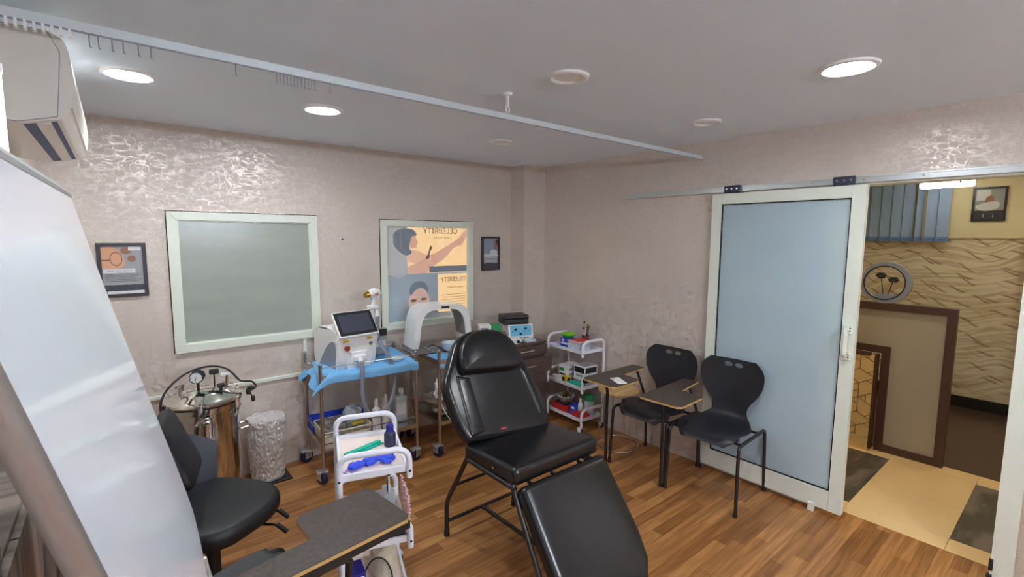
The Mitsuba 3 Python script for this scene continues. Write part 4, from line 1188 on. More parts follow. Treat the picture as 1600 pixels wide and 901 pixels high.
bottle('white_bottle', 'white squeeze bottle with pinkish label, left of the two on the laser trolley', at(T1.R, 0.052, -0.155, 0.272), 0.031, 0.235, 'milky', 'white', 0.35, caph=0.22)
bottle('white_bottle', 'plain white squeeze bottle, right of the two on the laser trolley', at(T1.R, 0.128, -0.145, 0.272), 0.031, 0.25, 'milky', 'white', 0.35, caph=0.22)
lbl = Thing('spray_bottle', 'squat white bottle behind the two squeeze bottles', 'bottle', R=at(T1.R, 0.165, 0.0, 0.272)); lbl.part('body', lathe([(0, 0), (.04, 0), (.043, .02), (.043, .10), (.02, .14), (0, .14)], 24), 'milky'); lbl.part('cap', cyl((0, 0, .138), (0, 0, .17), .018), 'white')
jg = Thing('jerrycan', 'translucent jerrycan with a white label at the right end of the lower shelf', 'jerrycan', R=at(T1.R, 0.262, -0.075, 0.272))
jg.part('body', RB(-.052, .052, -.045, .045, 0, .20, .016), 'clear_plastic'); jg.part('neck', cyl((0.015, 0, .20), (0.015, 0, .225), .018), 'clear_plastic'); jg.part('cap', cyl((0.015, 0, .222), (0.015, 0, .25), .021), 'white'); jg.part('label', B(-.036, .036, -.0462, -.0448, .06, .15), 'white', smooth=False)

# ---------------------------------------------------------------- arch lamp and things on the second steel trolley
al = Thing('light_therapy_arch', 'white arch-shaped light therapy lamp on the second steel trolley', 'therapy lamp', R=at(np.eye(4), 2.03, 3.43, 0.80, -8))
AWD, AHT, ADP = 0.232, 0.335, 0.115
def arch_pts(w, h, e=0.0):
    left = [(-w - .025, 0), (-w - .008, h * .40), (-w + .014, h * .74), (-w + .062, h * .95), (-w + .135, h * .998)]
    return left + [(-x, z) for x, z in left[::-1]]
outer, inn = smooth_path(arch_pts(AWD, AHT), 6), smooth_path(arch_pts(AWD - .034, AHT - .028), 6)
archp = Polygon(np.vstack([outer, inn[::-1]]))
am = prism(archp, 2 * ADP); am.apply_transform(basis((0, ADP, 0), (1, 0, 0), (0, 0, 1)))
al.part('arch', am, 'white_gloss')
rimp = Polygon(np.vstack([smooth_path(arch_pts(AWD + .004, AHT + .004), 6), smooth_path(arch_pts(AWD - .042, AHT - .036), 6)[::-1]]))
rm = prism(rimp, .016); rm.apply_transform(basis((0, -ADP + .002, 0), (1, 0, 0), (0, 0, 1)))
al.part('front_rim', rm, 'white_gloss')
k0, k1 = int(len(inn) * .62), len(inn) - 4
led = np.array(inn)[k0:k1]
lp = Polygon(np.vstack([led, (led + [-.004, -.001])[::-1]]))
lmh = prism(lp, 2 * ADP - .05); lmh.apply_transform(basis((0, ADP - .025, 0), (1, 0, 0), (0, 0, 1)))
al.part('led_panel', lmh, 'greyc', 'grey inner light panel')
led2 = np.array(inn)[4:len(inn) - k0]
lp = Polygon(np.vstack([led2, (led2 + [.004, -.001])[::-1]]))
lmh = prism(lp, 2 * ADP - .05); lmh.apply_transform(basis((0, ADP - .025, 0), (1, 0, 0), (0, 0, 1)))
al.part('led_panel', lmh, 'greyc')
al.part('control_window', RB(-.02, .05, -ADP - .016, -ADP - .011, AHT - .027, AHT - .009, .002), 'black', 'small dark control window')
al.part('base_plate', RB(-AWD - .04, AWD + .04, -ADP, ADP, -.052, 0.0, .006), 'greyc')
bt2 = Thing('blue_sheet', 'blue disposable sheet on the second steel trolley', 'sheet', R=T2.R)
bt2.body(sheet(lambda u, v: (-.245 + .40 * u, -.262 + .23 * v if v > .15 else -.245 - .012, (.752 + .012 * max(0, nz((u, v), 5, 4)) if v > .15 else .69 + v / .15 * .062)), 24, 14), 'drape', True)
bowl('bowl', 'clear plastic bowl on the second steel trolley', 'bowl', at(T2.R, -0.05, -0.07, 0.768), 0.075, 0.07, 'clear_plastic', None)
rc = Thing('plastic_clip', 'small dark red clip lying on the blue sheet', 'clip', R=at(T2.R, -0.12, -0.215, 0.766)); rc.body(RB(-.028, .028, -.014, .014, 0, .026, .010), 'burgundy')
cbl = Thing('cable', 'dark cable looping over the second steel trolley', 'cable', R=T2.R)
cbl.body(tube(smooth_path([(-.22, 0.0, .80), (-.19, -.09, .83), (-.15, -.16, .80), (-.08, -.185, .775), (.03, -.175, .774), (.07, -.09, .774)], 10), .004, 8), 'black')
bundle('fabric_bag', 'brownish grey fabric bundle on the lower shelf of the second steel trolley', 'bag', at(T2.R, -0.02, -0.02, 0.272), 0.22, 0.20, 0.075, 'cloth', 5.0, .05)
bundle('plastic_bag', 'white plastic bag on the lower shelf of the second steel trolley', 'bag', at(T2.R, -0.19, -0.17, 0.412), 0.045, 0.06, 0.085, 'white', 11.0, .06)
wcb = Thing('cable', 'white cable hanging from the lower shelf of the second steel trolley', 'cable', R=T2.R)
wcb.body(tube(smooth_path([(-.22, -.22, .42), (-.20, -.27, .33), (-.13, -.275, .25), (-.05, -.27, .22), (.02, -.268, .215)], 10), .0035, 8), 'white')

# ---------------------------------------------------------------- drawer cabinet in the corner and what stands on it
cx0, cx1, cy0, cy1, cz = 2.415, 2.915, 3.065, 3.480, 0.77
cbt = Thing('drawer_cabinet', 'dark brown wood drawer cabinet in the far corner', 'cabinet')
cbt.part('carcass', cat(B(cx0, cx1, cy0, cy1, 0.0, cz - .022)), 'laminate', smooth=False)
cbt.part('top', RB(cx0 - .006, cx1 + .006, cy0 - .012, cy1, cz - .022, cz, .003), 'laminate')
for k, (z0, z1, pull) in enumerate(((.655, .742, .010), (.505, .640, .045), (.10, .49, .006))):
    dd = cbt.part('drawer', RB(cx0 + .004, cx1 - .002 + (.03 if k == 1 else 0), cy0 - .018 - pull, cy0 - pull + (.0 if pull < .02 else .0), z0, z1, .003), 'laminate', 'dark brown drawer front')
    if k < 2:
        zc = (z0 + z1) / 2 + .01
        cbt.part('handle', tube(fillet([(2.60, cy0 - pull - .018, zc), (2.60, cy0 - pull - .042, zc), (2.745, cy0 - pull - .042, zc), (2.745, cy0 - pull - .018, zc)], .01), .005, 8), 'steel', parent=dd)
    if k == 1:
        cbt.part('drawer_box', B(cx0 + .02, cx1 - .02, cy0 - pull, cy0 + .0, z0 + .01, z1 - .03), 'laminate', parent=dd, smooth=False)
dv = Thing('facial_device', 'white machine with a bright blue control panel on the cabinet', 'machine', R=RZ(-20, (2.785, 3.285, cz)))
sidep = Polygon([(-.085, .0), (.11, 0), (.11, .125), (-.055, .135), (-.085, .03)])
dv.part('housing', xprism(sidep, -.115, .115), 'white', smooth=False)
nf = np.array([0, -.105, .03]); nf = np.array([0, .03, .105]) / np.linalg.norm([.03, .105])
Rp = basis((0, -.0855, .030), (1, 0, 0), nf)
cp = dv.part('control_panel', in_(Rp, prism(sbox(-.100, .006, .100, .098), .002)), 'panel_blue', 'bright blue control panel', smooth=False)
for xx, yy in ((-.05, .062), (.045, .068), (-.005, .022)):
    dv.part('knob', in_(Rp, cyl((xx, yy, .002), (xx, yy, .014), .011, 16)), 'black', parent=cp)
for xx in (-.08, -.02, .02, .075):
    dv.part('indicator', in_(Rp, cyl((xx, .045, .002), (xx, .045, .005), .004, 10)), 'print_dark', parent=cp)
for xx, m_ in ((.0, 'black'), (.03, 'black'), (.06, 'burgundy')):
    dv.part('socket', cyl((xx, -.089, .015), (xx, -.080, .015), .008, 12), m_)
bx = Thing('black_case', 'black case lying on top of the machine with the blue panel', 'case', R=RZ(-20, (2.755, 3.31, cz + .1365)))
bx.part('base', RB(-.125, .115, -.085, .085, 0, .05, .012), 'black'); bx.part('lid', RB(-.127, .117, -.087, .087, .048, .082, .012), 'shell_black')
carton('glove_carton', 'white and green carton on the cabinet, left of the machine', RZ(-28, (2.50, 3.345, cz + .06)), 0.19, 0.12, 0.085, 'white', [('-y', .55, 1.0, .3, 1.0, 'green'), ('+z', .55, 1.0, .0, 1.0, 'green'), ('-y', .05, .45, .2, .8, 'print_grey'), ('-y', .1, .2, .25, .75, 'print_dark'), ('-y', .28, .4, .25, .75, 'print_dark')])
carton('white_carton', 'white carton under the green cornered carton on the cabinet', RZ(-25, (2.51, 3.345, cz)), 0.21, 0.14, 0.059, 'white', [('-y', .1, .5, .3, .7, 'print_grey')])
pw = Thing('power_unit', 'small white power unit at the front edge of the cabinet', 'power unit', R=RZ(-12, (2.575, 3.115, cz)))
pw.part('housing', RB(-.08, .08, -.03, .04, 0, .05, .006), 'white'); pw.part('plug', cat(RB(.03, .055, -.046, -.028, .012, .036, .004), rod((.045, -.044, .02), (.09, -.052, .004), .006, 8)), 'black')
ycb = Thing('cable', 'tangle of yellow and black cable between the cartons on the cabinet', 'cable')
ycb.body(tube(smooth_path([(2.44, 3.17, .79), (2.46, 3.14, .86), (2.50, 3.16, .81), (2.53, 3.19, .86), (2.49, 3.20, .80), (2.52, 3.185, .79)], 10), .004, 8), 'yellow')
cbl2 = Thing('cable', 'black cable arching out of the white and green carton', 'cable')
cbl2.body(tube(smooth_path([(2.46, 3.20, .78), (2.465, 3.17, .85), (2.51, 3.16, .88), (2.55, 3.17, .85), (2.56, 3.18, .78)], 10), .003, 8), 'black')
gd = Thing('glass_dish', 'clear square dish at the right front of the cabinet', 'dish', R=RZ(-8, (2.77, 3.12, cz))); gd.body(cat(B(-.05, .05, -.04, .04, 0, .004), B(-.05, .05, -.04, -.037, 0, .02), B(-.05, .05, .037, .04, 0, .02), B(-.05, -.047, -.04, .04, 0, .02), B(.047, .05, -.04, .04, 0, .02)), 'clear_plastic', False)

# ================================================================== treatment chair (its length along y, head at the far end)
tc = Thing('treatment_chair', 'black leatherette treatment chair with headrest pillow and lowered leg rest', 'treatment chair')
X0 = 1.635
Rseat = basis((X0, 1.60, 0.535), (1, 0, 0), (0, math.cos(-.055), math.sin(-.055)))
seat_o = Polygon([(-.29, -.005), (.29, -.005), (.285, .43), (-.285, .43)])
tc.part('seat', in_(Rseat, pad(seat_o, .088, .030, .006)), 'leather', smooth=40)
th = math.radians(56)
Rback = basis((X0, 2.03, 0.585), (1, 0, 0), (0, math.cos(th), math.sin(th)))
bo = spline_poly([(-.285, 0.0), (-.31, .06), (-.328, .22), (-.322, .33), (-.245, .45), (-.165, .56), (-.06, .605), (.06, .605), (.165, .56), (.235, .45), (.27, .33), (.285, .22), (.29, .06), (.285, 0), (0, -.005)], 5).convex_hull
bp_ = tc.part('backrest', in_(Rback, pad(bo, .085, .032, .004)), 'leather', smooth=40)
# raised central cushion panel between the side bolsters
cen = Polygon([(-.17, .03), (.19, .03), (.175, .36), (-.155, .36)])
for s, q in ((-1, [(-.275, .02), (-.185, .03), (-.165, .33), (-.255, .36)]), (1, [(.205, .03), (.272, .02), (.245, .34), (.185, .33)])):
    tc.part('bolster', in_(Rback, in_(basis((0, 0, .058), (1, 0, 0), (0, 1, 0)), pad(Polygon(q), .034, .012, .004))), 'leather', parent=bp_, smooth=40)
po = spline_poly([(-.215, .355), (-.21, .43), (-.155, .53), (-.07, .575), (.06, .578), (.145, .535), (.20, .44), (.205, .355), (0, .348)], 5).convex_hull
tc.part('pillow', in_(Rback, in_(basis((0, -.0, .082), (1, 0, 0), (0, 1, 0)), pad(po, .062, .026, .012))), 'leather', 'headrest pillow', smooth=40)
tl_ = math.radians(53)
Rleg = basis((X0, 1.562, 0.555), (-1, 0, 0), (0, -math.cos(tl_), -math.sin(tl_)))
lo = Polygon([(-.285, .0), (.285, .0), (.29, .40), (.27, .52), (.21, .595), (-.21, .595), (-.27, .52), (-.29, .40)]).buffer(-.03).buffer(.03)
tc.part('leg_rest', in_(Rleg, in_(basis((0, 0, -.075), (1, 0, 0), (0, 1, 0)), pad(lo, .085, .032, .006))), 'leather', 'lowered leg rest', smooth=40)
r = .0125
for xx in (1.347, 1.838):
    tc.part('rear_leg', tube(fillet([(xx, 2.20, 0.0), (xx, 2.20, .20), (xx, 2.06, .42), (xx, 1.985, .545)], .05), r, 10), 'black_metal')
    tc.part('front_leg', tube(fillet([(xx, 1.62, .545), (xx, 1.585, .47), (xx, 1.36, .07), (xx, 1.33, 0.0)], .05), r, 10), 'black_metal')
    tc.part('side_rail', rod((xx, 2.0, .528), (xx, 1.60, .530), r, 10), 'black_metal')
    for yy in (2.20, 1.33):
        tc.part('foot', cyl((xx, yy, 0), (xx, yy, .03), .016, 12), 'rubber')
tc.part('cross_bar', rod((1.347, 2.20, .085), (1.838, 2.20, .085), .0095, 8), 'black_metal')
tc.part('cross_bar', rod((1.347, 2.115, .335), (1.838, 2.115, .335), .008, 8), 'black_metal')
tc.part('centre_bar', rod((1.592, 2.20, .085), (1.592, 1.385, .105), .0115, 8), 'black_metal')
tc.part('cross_bar', rod((1.347, 1.375, .105), (1.838, 1.375, .105), .0095, 8), 'black_metal')
for xx in (X0 - .2, X0 - .05, X0 + .14, X0 + .22):
    tc.part('hinge', rod((xx, 1.61, .535), (xx, 1.545, .525), .009, 8), 'black_metal')
tc.part('arm_bar', tube(fillet([(1.955, 2.30, .80), (1.955, 2.05, .545), (1.955, 1.98, .46)], .03), .011, 10), 'chrome', 'shiny metal side bar')
tc.part('arm_bar_stay', rod((1.955, 2.02, .51), (1.83, 2.02, .53), .009, 8), 'black_metal')
tc.part('grip', RB(1.925, 2.01, 1.70, 1.78, .545, .58, .012), 'rubber')
tc.part('red_tag', in_(Rback, B(-.085, -.05, .012, .02, .0865, .095)), 'red', 'small red tag', smooth=False)
tc.part('button', cyl((1.338, 1.76, .575), (1.343, 1.76, .575), .006, 10), 'chrome')

# ================================================================== steriliser drum, wrapped bin
au = Thing('autoclave', 'tall polished steel autoclave drum with lid, gauge and clamps', 'autoclave')
ax, ayy, ar = 0.345, 3.315, 0.190
au.part('drum', lathe([(0, .06), (ar, .06), (ar, .075), (ar - .003, .08), (ar - .003, .665), (ar + .006, .67), (ar + .006, .70), (0, .70)], 56, at=(ax, ayy, 0)), 'mirror_steel', 'polished steel drum')
for k in range(3):
    a = k * 2.094 + .5
    au.part('foot', cyl((ax + .14 * math.cos(a), ayy + .14 * math.sin(a), 0), (ax + .14 * math.cos(a), ayy + .14 * math.sin(a), .062), .018, 12), 'black')
au.part('gasket', lathe([(0, .70), (ar + .012, .70), (ar + .014, .706), (ar + .012, .712), (0, .712)], 56, at=(ax, ayy, 0)), 'rubber')
ld = au.part('lid', lathe([(0, .712), (ar + .016, .712), (ar + .018, .72), (ar + .012, .730), (ar - .02, .736), (ar - .06, .756), (ar - .10, .768), (.05, .774), (0, .775)], 56, at=(ax, ayy, 0)), 'mirror_steel', 'domed steel lid')
for k in range(6):
    a = k * math.pi / 3 + .35
    c_, s_ = math.cos(a), math.sin(a)
    q = np.array([ax + (ar + .016) * c_, ayy + (ar + .016) * s_, 0])
    cl_ = au.part('clamp', cat(RB(q[0] - .012, q[0] + .012, q[1] - .012, q[1] + .012, .66, .735, .004), rod(q + [0, 0, .63], q + [0, 0, .745], .006, 8)), 'chrome')
    au.part('wing_nut', cat(rod(q + [-.022 * s_, .022 * c_, .655], q + [.022 * s_, -.022 * c_, .625], .006, 8), trimesh.creation.icosphere(subdivisions=2, radius=.010).apply_translation(q + [.022 * s_, -.022 * c_, .622])), 'chrome', parent=cl_)
g0 = np.array((ax - .02, ayy - .03, .0))
gg = au.part('gauge', cat(rod(g0 + [0, 0, .77], g0 + [0, 0, .835], .007, 10), cyl(g0 + [.006, .016, .862], g0 + [-.012, -.030, .858], .036, 28)), 'black', 'black pressure gauge')
gd_ = np.array((-.018, -.046, -.004)); gd_ /= np.linalg.norm(gd_)
au.part('dial', cyl(g0 + [-.012, -.030, .858], g0 + [-.012, -.030, .858] + gd_ * .0012, .031, 28), 'white', 'white gauge dial', gg)
a_, b_ = frame_of(gd_)
c0 = g0 + [-.012, -.030, .858] + gd_ * .0022
au.part('needle', rod(c0 - (a_ * .3 + b_) * .006, c0 + (a_ * .3 + b_) * .022, .0014, 6), 'black', parent=gg)
for k in range(8):
    an = k * math.pi / 4
    u_ = a_ * math.cos(an) + b_ * math.sin(an)
    au.part('tick', rod(c0 - gd_ * .0006 + u_ * .024, c0 - gd_ * .0006 + u_ * .029, .0011, 5), 'black', parent=gg)
au.part('safety_valve', cat(rod((ax - .11, ayy - .01, .76), (ax - .11, ayy - .01, .815), .009, 10), rod((ax - .13, ayy - .01, .805), (ax - .085, ayy - .02, .815), .007, 8), cyl((ax - .10, ayy - .03, .79), (ax - .10, ayy - .03, .825), .008, 10)), 'chrome')
au.part('vent_knob', cat(rod((ax + .07, ayy + .03, .77), (ax + .07, ayy + .03, .85), .004, 8), RB(ax + .045, ax + .095, ayy + .015, ayy + .045, .845, .875, .006)), 'black')
au.part('side_knob', cat(rod((ax + .09, ayy - .06, .76), (ax + .09, ayy - .06, .785), .008, 8), RB(ax + .07, ax + .11, ayy - .075, ayy - .045, .782, .802, .004)), 'black')
au.part('release_valve', cat(rod((ax + .13, ayy + .02, .75), (ax + .135, ayy + .02, .83), .008, 10), rod((ax + .12, ayy + .03, .79), (ax + .165, ayy + .0, .775), .006, 8)), 'chrome')
au.part('valve_cap', in_(basis((ax + .125, ayy + .03, .83), (.9, .3, -.3), (-.3, .95, 0), (.3, .1, .95)), RB(-.028, .028, -.012, .012, -.01, .012, .004)), 'white')
au.part('lid_handle', tube(smooth_path([(ax - .205, ayy - .10, .70), (ax - .20, ayy - .09, .77), (ax - .15, ayy - .06, .84), (ax - .06, ayy - .02, .89), (ax + .02, ayy + .01, .90), (ax + .10, ayy + .03, .885), (ax + .17, ayy + .03, .83), (ax + .215, ayy + .02, .775),
                                        (ax + .27, ayy + .0, .765), (ax + .285, ayy - .01, .735), (ax + .25, ayy - .03, .73), (ax + .235, ayy - .05, .75)], 8), .006, 8), 'black', 'black power cable arching over the lid')
for x0_, x1_, y0_, y1_, z0_, z1_ in ((.225, .25, -.05, -.025, .70, .735), (.245, .275, -.02, .005, .715, .74), (.25, .27, -.06, -.035, .655, .69)):
    au.part('cable_clip', RB(ax + x0_, ax + x1_, ayy + y0_, ayy + y1_, z0_, z1_, .006), 'black')
au.part('clip_cord', rod((ax + .24, ayy - .037, .735), (ax + .26, ayy - .047, .67), .004, 7), 'black')
for sx in (1, -1):
    au.part('drum_handle', tube(fillet([(ax + sx * (ar - .005), ayy - .05, .50), (ax + sx * (ar + .045), ayy - .05, .505), (ax + sx * (ar + .045), ayy + .05, .505), (ax + sx * (ar - .005), ayy + .05, .50)], .015), .008, 8), 'steel')
au.part('drain_tap', cat(rod((ax - .03, ayy - ar + .01, .615), (ax - .035, ayy - ar - .03, .61), .008, 8), rod((ax - .035, ayy - ar - .03, .635), (ax - .045, ayy - ar - .035, .56), .007, 8), RB(ax - .03, ax + .01, ayy - ar - .035, ayy - ar - .015, .618, .64, .005)), 'chrome')

wb = Thing('wrapped_bin', 'round bin wrapped in clear plastic film beside the autoclave', 'bin')
wx, wy = .728, 3.545
base_ = lathe([(0, .012), (.098, .012), (.103, .03), (.125, .42), (.118, .44), (0, .445)], 48, at=(0, 0, 0)).subdivide_to_size(.013)
v = np.array(base_.vertices); nn_ = np.c_[v[:, :2] / (np.linalg.norm(v[:, :2], axis=1, keepdims=True) + 1e-6), np.zeros(len(v))]
v += nn_ * (np.abs(meshkit.fbm(v * [42, 42, 26], 4) - .5)[:, None] * -.05 + .006)
v[:, 2] += (meshkit.fbm(v * 35 + 7, 3) - .5) * .02 * (v[:, 2] > .4)
base_.vertices = v + [wx, wy, 0]
wb.part('film', base_, 'wrap', 'crinkled clear plastic film', smooth=25)
wb.part('base_plate', RB(wx - .10, wx + .125, wy - .125, wy + .11, 0, .014, .004), 'black')

# ================================================================== swivel chair
sw = Thing('swivel_chair', 'black padded swivel chair half hidden behind the white board', 'chair', R=RZ(-52, (.250, 2.385, 0)))
# local: +x is where the sitter faces
so = spline_poly([(.25, -.12), (.265, 0), (.25, .12), (.17, .215), (0, .245), (-.15, .215), (-.21, .12), (-.22, 0), (-.21, -.12), (-.15, -.215), (0, -.245), (.17, -.215)], 5).convex_hull
sw.part('seat', in_(basis((0, 0, .425), (1, 0, 0), (0, 1, 0)), pad(so, .09, .04, .012)), 'seat_fabric', 'black seat cushion', smooth=50)
def back_fn(u, v):
    a = (v - .5) * 1.9
    R_ = .25 + .05 * u
    zz = .47 + .30 * u * (1 - .35 * (2 * v - 1) ** 2)
    return (-.02 - R_ * math.cos(a) * .98, R_ * math.sin(a) * 1.02, zz)
sw.part('back_shell', sheet(back_fn, 14, 26, .014), 'back_leather', 'curved dark grey leatherette back', smooth=40)
cush = pad(Polygon([(-.16, -.150), (.135, -.150), (.135, .150), (-.16, .150)]).buffer(-.045).buffer(.045), .055, .024, .010)
zc_ = np.array([.90, -.20, .36]); zc_ /= np.linalg.norm(zc_)
yc_ = np.array([0, 0, 1]) - zc_ * zc_[2]; yc_ /= np.linalg.norm(yc_)
cush.apply_transform(basis((.122, 2.385, .785), np.cross(yc_, zc_), yc_, zc_))
cush.apply_transform(np.linalg.inv(sw.R))
bkp = sw.part('back_cushion', cush, 'seat_fabric', 'black back pad', smooth=50)
brk = tube(fillet([(.22, 2.43, .42), (.06, 2.46, .44), (.10, 2.41, .74)], .06), .014, 8)
brk.apply_transform(np.linalg.inv(sw.R))
sw.part('back_bracket', brk, 'black_metal', parent=bkp)
sw.part('gas_lift', cat(cyl((0, 0, .22), (0, 0, .42), .018), cyl((0, 0, .10), (0, 0, .31), .030), RB(-.09, .09, -.07, .07, .405, .43, .01)), 'black')
for k, (yy, xx) in enumerate(((.06, .17), (.16, .10))):
    lv = sw.part('lever', tube(fillet([(xx - .12, yy - .04, .41), (xx + .10, yy + .02, .40), (xx + .145, yy + .03, .365)], .02), .006, 8), 'black_metal')
    sw.part('lever_knob', rod((xx + .10, yy + .02, .40), (xx + .145, yy + .03, .365), .010, 10), 'rubber', parent=lv)
for k in range(5):
    a = k * 2 * math.pi / 5 + .3
    q = np.array([math.cos(a), math.sin(a), 0])
    lg = sw.part('base_leg', to_tm(m3.Manifold.batch_hull([m3.Manifold.sphere(.026, 12).translate((0, 0, .10)), m3.Manifold.sphere(.014, 12).translate(tuple(q * .27 + [0, 0, .068]))])), 'black')
    sw.part('caster', cyl(q * .27 + [-q[1] * .018, q[0] * .018, .026], q * .27 + [q[1] * .018, -q[0] * .018, .026], .026, 16), 'rubber', parent=lg)

# ================================================================== white board leaning beside the viewer
nb = np.array([.979, -.029, .204]); nb /= np.linalg.norm(nb)
TR, BR = np.array([-.062, 1.252, 1.763]), np.array([.292, 1.406, .02])
TL, BL = np.array([-.090, .322, 1.764]), np.array([.287, .665, .02])
wbd = Thing('whiteboard', 'large glossy white board with metal edges leaning at the left beside the viewer', 'whiteboard')
def bow(s):
    return .016 * math.exp(-((s - .42) / .22) ** 2) if s < .42 else .016 * math.exp(-((s - .42) / .06) ** 2)


def board_pt(s, t):
    L, R_ = TL + (BL - TL) * s, TR + (BR - TR) * s
    return L + (R_ - L) * t + nb * bow(s) * smooth01(t * 1.1)
wbd.part('panel', sheet(lambda u, v: board_pt(u, v) - nb * .004, 60, 16, .004), 'board', smooth=40)
edge_ = lambda t, s0, s1, n_=30: [board_pt(s, t) for s in np.linspace(s0, s1, n_)]
wbd.part('top_edge', tube([TL - nb * .003 - [0, 0, .007], TR - nb * .003 - [0, 0, .007]], .0085, 10), 'profile', 'aluminium top edge')
wbd.part('top_seal', rod(TL + nb * .001 - [0, 0, .017], TR + nb * .001 - [0, 0, .017], .0022, 6), 'print_dark', 'dark seal line under the top edge')
wbd.part('side_edge', tube(np.array(edge_(1.0, 0, .50)) - nb * .004, .004, 8), 'alu', 'thin grey side edge')
e2 = np.array(edge_(1.0, .50, 1.0))
wbd.part('side_profile', tube(e2 + nb * .004, .0045, 8), 'profile', 'aluminium side profile')
wbd.part('side_profile', tube(e2 - nb * .008, .0045, 8), 'profile', 'aluminium side profile')
wbd.part('side_groove', tube(e2 - nb * .002 - [0, .001, 0], .0030, 6), 'print_dark', 'dark groove')
wbd.part('stand_tube', rod(TL + (TL - BL) * .05, BL, .0085, 16), 'brushed', 'brushed steel stand tube')
wbd.part('rear_strut', cat(rod((-.098, .62, 1.70), (-.165, .66, .012), .010, 10), rod((-.09, 1.05, 1.70), (-.165, 1.10, .012), .010, 10), rod((-.165, .60, .02), (-.165, 1.14, .02), .010, 10)), 'brushed')

# dark cupboard along the left wall, nearly all of it behind the board
lc = Thing('low_cupboard', 'grey brown streaked cupboard at the lower left edge, mostly hidden by the white board', 'cupboard')
lc.part('carcass', B(XL + .004, -.215, .55, 2.30, .06, 1.04), 'streak', smooth=False)
lc.part('plinth', B(XL + .004, -.23, .56, 2.29, 0, .06), 'black', smooth=False)
for k in range(4):
    y0_ = .555 + k * .436
    dd = lc.part('cupboard_door', RB(-.215, -.199, y0_, y0_ + .430, .07, 1.03, .002), 'streak')
    lc.part('door_handle', rod((-.190, y0_ + .39, .70), (-.190, y0_ + .39, .82), .005, 8), 'steel', parent=dd)

# ================================================================== the hall's furniture
pt = Thing('glass_partition', 'brown framed frosted glass partition in the hall', 'partition')
px0, px1 = 4.61, 4.665
py0, py1, ps, pz, pstep = .585, 2.25, 1.005, 1.185, .79
outl = Polygon([(py0, 0.0), (ps, 0.0), (ps, pstep), (py1, pstep), (py1, pz), (py0, pz)])
hole_ = outl.buffer(-.055, join_style=2)
pt.part('frame', yz(Polygon(outl.exterior.coords, [hole_.exterior.coords]), px0, px1), 'brown_frame', smooth=False)
pt.part('glass', yz(hole_.buffer(.004, join_style=2), px0 + .022, px0 + .030), 'frost_brown', 'frosted glass pane', smooth=False)
ct = Thing('reception_counter', 'beige reception counter front with a geometric line pattern', 'counter')
gx = 4.545
ct.part('body', B(gx + .012, 4.605, 1.031, 2.2, .10, .7645), 'geo_beige', smooth=False)
ct.part('plinth', B(gx, 4.605, 1.031, 2.2, 0.0, .098), 'geo_beige', smooth=False)
ct.part('panel', B(gx + .004, gx + .012, 1.031, 2.2, .10, .765), 'geo_beige', smooth=False)
ct.part('side_frame', B(gx - .002, 4.606, 1.012, 1.030, .02, .785), 'brown_frame', 'dark brown frame', smooth=False)
ct.part('top_frame', B(gx - .002, 4.606, 1.064, 2.2, .765, .788), 'brown_frame', 'dark brown frame', smooth=False)
segs = []
hexr = .118
def gline(a, b):
    a, b = np.array(a), np.array(b)
    d_ = (b - a) / np.linalg.norm(b - a); n2 = np.array([-d_[1], d_[0]]) * .0022
    segs.append(Polygon([a + n2, b + n2, b - n2, a - n2]))
for i in range(-1, 6):
    for j in range(-1, 5):
        c = np.array([1.12 + i * hexr * math.sqrt(3) + (j % 2) * hexr * math.sqrt(3) / 2, .30 + j * hexr * 1.5])
        ps_ = [c + hexr * np.array([math.sin(k * math.pi / 3), math.cos(k * math.pi / 3)]) for k in range(6)]
        for k in range(6):
            gline(ps_[k], ps_[(k + 1) % 6])
            if k % 2 == (i + j) % 2:
                gline(c, ps_[k])
            m_ = (ps_[k] + ps_[(k + 1) % 6]) / 2
            if k % 2 == 0:
                gline((c + ps_[k]) / 2, m_)
clip = sbox(1.034, .105, 2.19, .76)
from shapely.ops import unary_union
gl_ = unary_union([s.intersection(clip) for s in segs])
ct.part('inlay_line', cat(*[yz(g, gx + .002, gx + .0045) for g in getattr(gl_, 'geoms', [gl_]) if g.area > 1e-7]), 'print_brown', 'thin brown inlay lines', smooth=False, kind='stuff')

rg = Thing('ring_ornament', 'grey ring ornament with small black flowers on top of the partition', 'ornament')
rc_ = np.array([4.636, 1.02, 1.345])
ringp = Polygon(ell(0, 0, .162, .162, 48).exterior.coords, [ell(0.008, 0, .128, .128, 48).exterior.coords])
rm_ = prism(ringp, .05); rm_.apply_transform(basis((4.612, rc_[1], rc_[2]), (0, 1, 0), (0, 0, 1)))
rg.part('ring', rm_, 'grey_plastic', smooth=30)
rg.part('inner_band', tube([(4.611, rc_[1] + .008 + .131 * math.cos(a), rc_[2] + .131 * math.sin(a)) for a in np.arange(48) * math.pi / 24], .004, 6, closed=True), 'black')
rg.part('vase', B(4.62, 4.65, rc_[1] - .06, rc_[1] + .06, rc_[2] - .135, rc_[2] - .085), 'grey_plastic', smooth=False)
for dy, hgt in ((.035, .055), (-.045, .025)):
    stt = rg.part('stem', rod((4.635, rc_[1] + dy * .4, rc_[2] - .09), (4.635, rc_[1] + dy, rc_[2] + hgt), .003, 6), 'black')
    for k in range(6):
        a = k * math.pi / 3
        ptl = trimesh.creation.icosphere(subdivisions=1, radius=.017); ptl.apply_scale([.5, 1, .6]); ptl.apply_translation((4.635, rc_[1] + dy + .020 * math.cos(a), rc_[2] + hgt + .014 * math.sin(a)))
        rg.part('petal', ptl, 'black', parent=stt)

